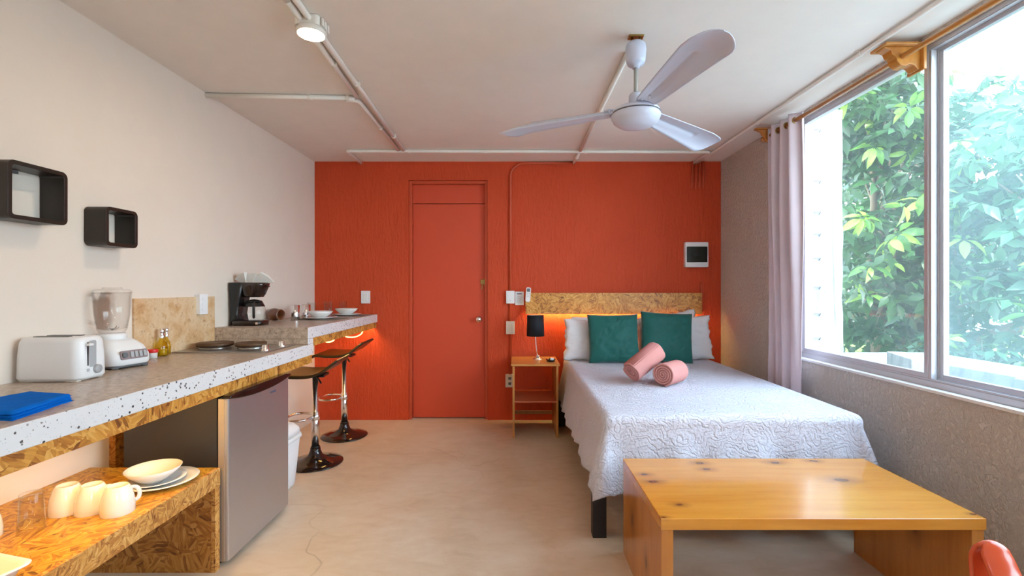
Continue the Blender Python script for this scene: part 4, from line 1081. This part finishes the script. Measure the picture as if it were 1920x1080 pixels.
def cushion(name, label, cat, w, h, th, mat, loc, rot, seed, flange=0, group=None, wr=1.0, pinch=.10):
    rng = Vector((seed*3.1, seed*1.7, 0))
    def shape(side):
        def fn(u, v):
            a, b = u*2-1, v*2-1
            # pulled-in edges, pointed corners
            x = a*(1-pinch*(1-b*b)*abs(a)**4*.55); y = b*(1-pinch*(1-a*a)*abs(b)**4*.55)
            e = max(0, (1-abs(a)**3.0))*max(0, (1-abs(b)**3.0))
            if flange:
                aa, bb = min(1, abs(a)*(1+flange)), min(1, abs(b)*(1+flange))
                e = max(0, (1-aa**3.0))*max(0, (1-bb**3.0))
            t_ = th/2*e**.42
            n1 = noise.noise(Vector((a*1.6, b*1.6, 0))+rng)*.012+noise.noise(Vector((a*3.5+b*1.2, b*4, side))+rng)*.006
            wv = noise.noise(Vector((a*2.2+b*2.6, (b-a)*6.5, side*2))+rng)
            n1 += (abs(wv)*-.012)*wr*e**.3
            z_ = side*(t_+.001)+side*n1*min(1, e*3)
            if flange: z_ += .008*sin(b*9+seed)*(abs(a)**12)+.006*sin(a*11)*(abs(b)**12)
            edge = (.030 if flange else 0)*noise.noise(Vector((a*5, b*5, 9))+rng)*max(abs(a), abs(b))**6
            return Vector((x*w/2*(1+edge*2), z_, y*h/2*(1+edge*2)))
        return fn
    f_, b_ = shape(-1), shape(1)
    m = MB().grid(f_, 44, 44); m.grid(b_, 44, 44)
    o = obj(name, m, mat, thick=0)
    bm = bmesh.new(); bm.from_mesh(o.data); bmesh.ops.remove_doubles(bm, verts=bm.verts, dist=.0022); bmesh.ops.recalc_face_normals(bm, faces=bm.faces); bm.to_mesh(o.data); bm.free()
    for p in o.data.polygons: p.use_smooth = True
    o.location = loc; o.rotation_euler = rot
    return tag(o, label, cat, group)
cushion('pillow', 'white pillow at the back left against the wall', 'pillow', .60, .38, .11, M['pillow'], (.815, 4.355, .815), (R(-3), R(2), 0), 4, .03)
cushion('pillow', 'white pillow at the back right with raised corner against the wall', 'pillow', .60, .40, .11, M['pillow'], (1.43, 4.355, .840), (R(-3), R(-9), 0), 6, .03)
cushion('pillow', 'white pillow in front on the left behind the green cushion', 'pillow', .66, .38, .12, M['pillow'], (.775, 4.235, .802), (R(-9), R(2), 0), 1, .035)
cushion('pillow', 'white pillow in front on the right behind the green cushion', 'pillow', .66, .40, .12, M['pillow'], (1.47, 4.235, .815), (R(-9), R(-3), 0), 2, .035)
cushion('green_cushion', 'square dark green velvet cushion on the left of the bed head', 'cushion', .450, .435, .12, M['teal'], (.870, 4.085, .833), (R(-12), R(-.5), 0), 3, 0, None, 1.0, .08)
cushion('green_cushion', 'square dark green velvet cushion on the right of the bed head', 'cushion', .455, .445, .12, M['teal'], (1.335, 4.08, .845), (R(-12), R(3), R(-2)), 5, 0, None, 1.1, .08)

# rolled towels
def towel_roll(label, Mx_, L, seed, r1=.080):
    t = thing('rolled_towel', label, 'towel', Mx_.to_translation())
    t.rotation_euler = Mx_.to_euler()
    turns = 4.6; pitch = (r1-.010)/turns; n = 140; pts = []; tk = pitch*.80
    def rr(a): return .010+pitch*a/(2*pi)
    outer = []; inner = []
    for i in range(n+1):
        a = turns*2*pi*i/n; r_ = rr(a); sq = 1+.03*sin(a*1.0+seed)
        outer.append((r_*cos(a)*sq, r_*sin(a))); inner.append(((r_-tk)*cos(a)*sq, (r_-tk)*sin(a)))
    vs = []; fs = []
    xs = [-L/2, -L/2+.006, -L*.25, 0, L*.25, L/2-.006, L/2]
    for j, x in enumerate(xs):
        k = .985 if j in (0, len(xs)-1) else 1
        for (o_, i_) in zip(outer, inner):
            off = .004*noise.noise(Vector((o_[0]*20, o_[1]*20, seed)))*(1 if j in (0, 1) else (-1 if j > 4 else 0))
            vs += [(x+off, o_[0]*k, o_[1]*k), (x+off, i_[0], i_[1])]
    m = (n+1)*2
    for j in range(len(xs)-1):
        for i in range(n):
            a = j*m+i*2; b = a+2; c = a+m; d = b+m
            fs += [(a, b, d, c), (a+1, c+1, d+1, b+1)]
        fs += [(j*m, (j+1)*m, (j+1)*m+1, j*m+1), (j*m+n*2, j*m+n*2+1, (j+1)*m+n*2+1, (j+1)*m+n*2)]
    for i in range(n):
        a = i*2; fs.append((a, a+1, a+3, a+2)); a += (len(xs)-1)*m; fs.append((a, a+2, a+3, a+1))
    o = obj('rolled_cloth', MB().add(vs, fs, True), M['pink'], t, world=False)
    core = obj('inner_roll', MB().lathe([(.0, -L/2+.008), (r1*.90, -L/2+.008), (r1*.90, L/2-.008), (.0, L/2-.008)], (0, 0, 0), 24, Matrix.Rotation(pi/2, 4, 'Y'), caps=False), M['pinkin'], t, world=False)
    return t
towel_roll('pink rolled towel lying flat on the bed with its spiral end facing forward', Matrix.Translation((1.055, 3.145, .625+.082)) @ Matrix.Rotation(R(46), 4, 'Z') @ Matrix.Rotation(R(40), 4, 'X'), .23, 1)
towel_roll('pink rolled towel leaning diagonally on top of the other towel', Matrix.Translation((.895, 3.21, .775)) @ Matrix.Rotation(R(28), 4, 'Z') @ Matrix.Rotation(R(-29), 4, 'Y') @ Matrix.Rotation(R(150), 4, 'X'), .27, 2)

# ================================================================== NIGHTSTAND
t = thing('nightstand', 'open wooden nightstand with one shelf left of the bed', 'nightstand', (.175, 4.17, 0))
nx0, nx1, ny0, ny1, nz = -.030, .385, 3.945, 4.40, .632
obj('tabletop', MB().box(nx0, nx1, ny0, ny1, nz-.018, nz), M['nightwood'], t, .002)
obj('side_panel', MB().box(nx0+.012, nx0+.030, ny0+.01, ny1, 0, nz-.018), M['nightside'], t, .001)
obj('side_panel', MB().box(nx1-.030, nx1-.012, ny0+.01, ny1, 0, nz-.018), M['nightside'], t, .001)
obj('shelf', MB().box(nx0+.030, nx1-.030, ny0+.015, ny1, .300, .315), plain('reddish_shelf', (.50, .12, .05), .4), t, .001)
obj('cross_rail', MB().box(nx0+.030, nx1-.030, ny1-.02, ny1, .09, .12), M['nightside'], t)

t = thing('table_lamp', 'small table lamp with black drum shade on the nightstand', 'lamp', (.20, 4.22, nz))
lx, ly = .185, 4.22
bs = MB().lathe([(.0, nz), (.046, nz), (.046, nz+.006), (.040, nz+.010), (.022, nz+.012), (.019, nz+.034), (.012, nz+.040), (.0, nz+.040)], (lx+.025, ly, 0), 28, caps=False)
obj('base', bs, M['chrome'], t)
obj('stem', MB().tube(smoothpath([(lx+.022, ly, nz+.036), (lx+.010, ly, nz+.11), (lx+.004, ly, nz+.20), (lx+.004, ly, nz+.27)], .05), .0055, 10), M['chrome'], t)
obj('shade', MB().lathe([(.076, nz+.212), (.081, nz+.212), (.076, nz+.402), (.0745, nz+.402), (.0745, nz+.398), (.0795, nz+.216)], (lx+.004, ly, 0), 36, caps=False), M['shade'], t)
obj('shade_lining', MB().lathe([(.0755, nz+.216), (.0735, nz+.400)], (lx+.004, ly, 0), 36, caps=False), M['shadein'], t)
obj('bulb', MB().lathe([(.012, nz+.27), (.014, nz+.29), (.024, nz+.32), (.024, nz+.34), (.0, nz+.362)], (lx+.004, ly, 0), 18), M['white'], t)
t = thing('ashtray', 'small black dish holding white packets on the nightstand', 'dish', (.325, 4.09, nz))
obj('dish', MB().lathe([(.0, nz), (.034, nz), (.044, nz+.022), (.040, nz+.022), (.030, nz+.006), (.0, nz+.006)], (.318, 4.09, 0), 26, caps=False), M['blackgloss'], t)
obj('packet', MB().box(.312, .345, 4.075, 4.10, nz+.014, nz+.034), M['white'], t, .003)

# ================================================================== LOW TABLE
TX0, TX1, TY0, TY1, TZ = .525, 1.695, 1.665, 2.255, .452
tl = Vector(((TX0+TX1)/2, (TY0+TY1)/2, 0))
t = thing('pine_table', 'varnished orange pine low table at the foot of the bed', 'table', tl)
def tk(zx, zy, r):
    u, v = 1140+zx*.40625, 840+zy*.40625; Y = .828*870/(v-540); X = (u-965)*Y/870
    return (X-tl.x, Y-tl.y, TZ, r)
kn = [tk(425, 70, .022), tk(455, 98, .020), tk(170, 122, .018), tk(205, 155, .024), tk(772, 68, .024), tk(948, 60, .020), tk(1078, 148, .034), tk(258, 318, .010), tk(1690, 305, .012), tk(330, 262, .016)]
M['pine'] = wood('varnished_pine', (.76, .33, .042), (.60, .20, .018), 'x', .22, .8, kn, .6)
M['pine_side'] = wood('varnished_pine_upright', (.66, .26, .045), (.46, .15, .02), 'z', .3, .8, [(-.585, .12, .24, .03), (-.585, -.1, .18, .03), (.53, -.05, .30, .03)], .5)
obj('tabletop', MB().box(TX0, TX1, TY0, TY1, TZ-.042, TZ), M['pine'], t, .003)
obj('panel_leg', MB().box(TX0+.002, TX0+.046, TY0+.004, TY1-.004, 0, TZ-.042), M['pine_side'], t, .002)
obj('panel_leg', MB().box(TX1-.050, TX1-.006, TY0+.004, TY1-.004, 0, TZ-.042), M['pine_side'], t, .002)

# plastic armchair, only the raised end of one arm is in the picture
t = thing('plastic_chair', 'coral plastic armchair with a rounded arm end beside the low table', 'chair', (1.36, .80, 0))
C1 = M['orange']
def armloft(xa, sg):
    # arm: broad strip rising at the front into a rounded lip
    path = [(.46, .59, .028), (.60, .595, .031), (.80, .598, .034), (.96, .600, .035), (1.035, .618, .038), (1.066, .660, .038), (1.078, .682, .034), (1.088, .688, .026), (1.100, .682, .034), (1.108, .655, .038), (1.106, .60, .036), (1.098, .50, .030)]
    P_ = [Vector((0, p[0], p[1])) for p in path]; wd = [p[2] for p in path]
    out = []; ws = []
    for i in range(len(P_)-1):
        for k in range(4):
            f = k/4; p0, p1, p2, p3 = P_[max(i-1, 0)], P_[i], P_[i+1], P_[min(i+2, len(P_)-1)]
            out.append(.5*((2*p1)+(p2-p0)*f+(2*p0-5*p1+4*p2-p3)*f*f+(3*p1-p0-3*p2+p3)*f**3)); ws.append(wd[i]*(1-f)+wd[i+1]*f)
    out.append(P_[-1]); ws.append(wd[-1])
    m = MB(); vs = []; n = 10
    for p, w_ in zip(out, ws):
        for j in range(n+1):
            q = (j/n*2-1); vs.append((xa+q*w_, p.y-.010*q*q*0, p.z-.012*q*q))
    fs = [(i*(n+1)+j, i*(n+1)+j+1, (i+1)*(n+1)+j+1, (i+1)*(n+1)+j) for i in range(len(out)-1) for j in range(n)]
    return m.add(vs, fs, True)
for xa, sg in ((1.118, -1), (1.622, 1)):
    o = obj('armrest', armloft(xa, sg), C1, t, thick=.010, subs=1)
    obj('leg', MB().tube([(xa, 1.10, .52), (xa, 1.11, .3), (xa+.01*sg, 1.12, 0)], [.030, .024, .018], 12), C1, t)
    obj('leg', MB().tube([(xa-.03*sg, .46, .66), (xa-.02*sg, .44, .3), (xa+.01*sg, .42, 0)], [.030, .024, .018], 12), C1, t)
obj('seat', MB().grid(lambda u, v: Vector((1.14+.44*u, .50+.54*v, .42-.02*sin(pi*u)*sin(pi*v)+.01*v)), 16, 16), C1, t, thick=.014)
obj('backrest', MB().grid(lambda u, v: Vector((1.11+.50*u, .50-.05*v-.07*sin(pi*u), .43+.40*v+.03*sin(pi*u)*v)), 18, 14), C1, t, thick=.010)
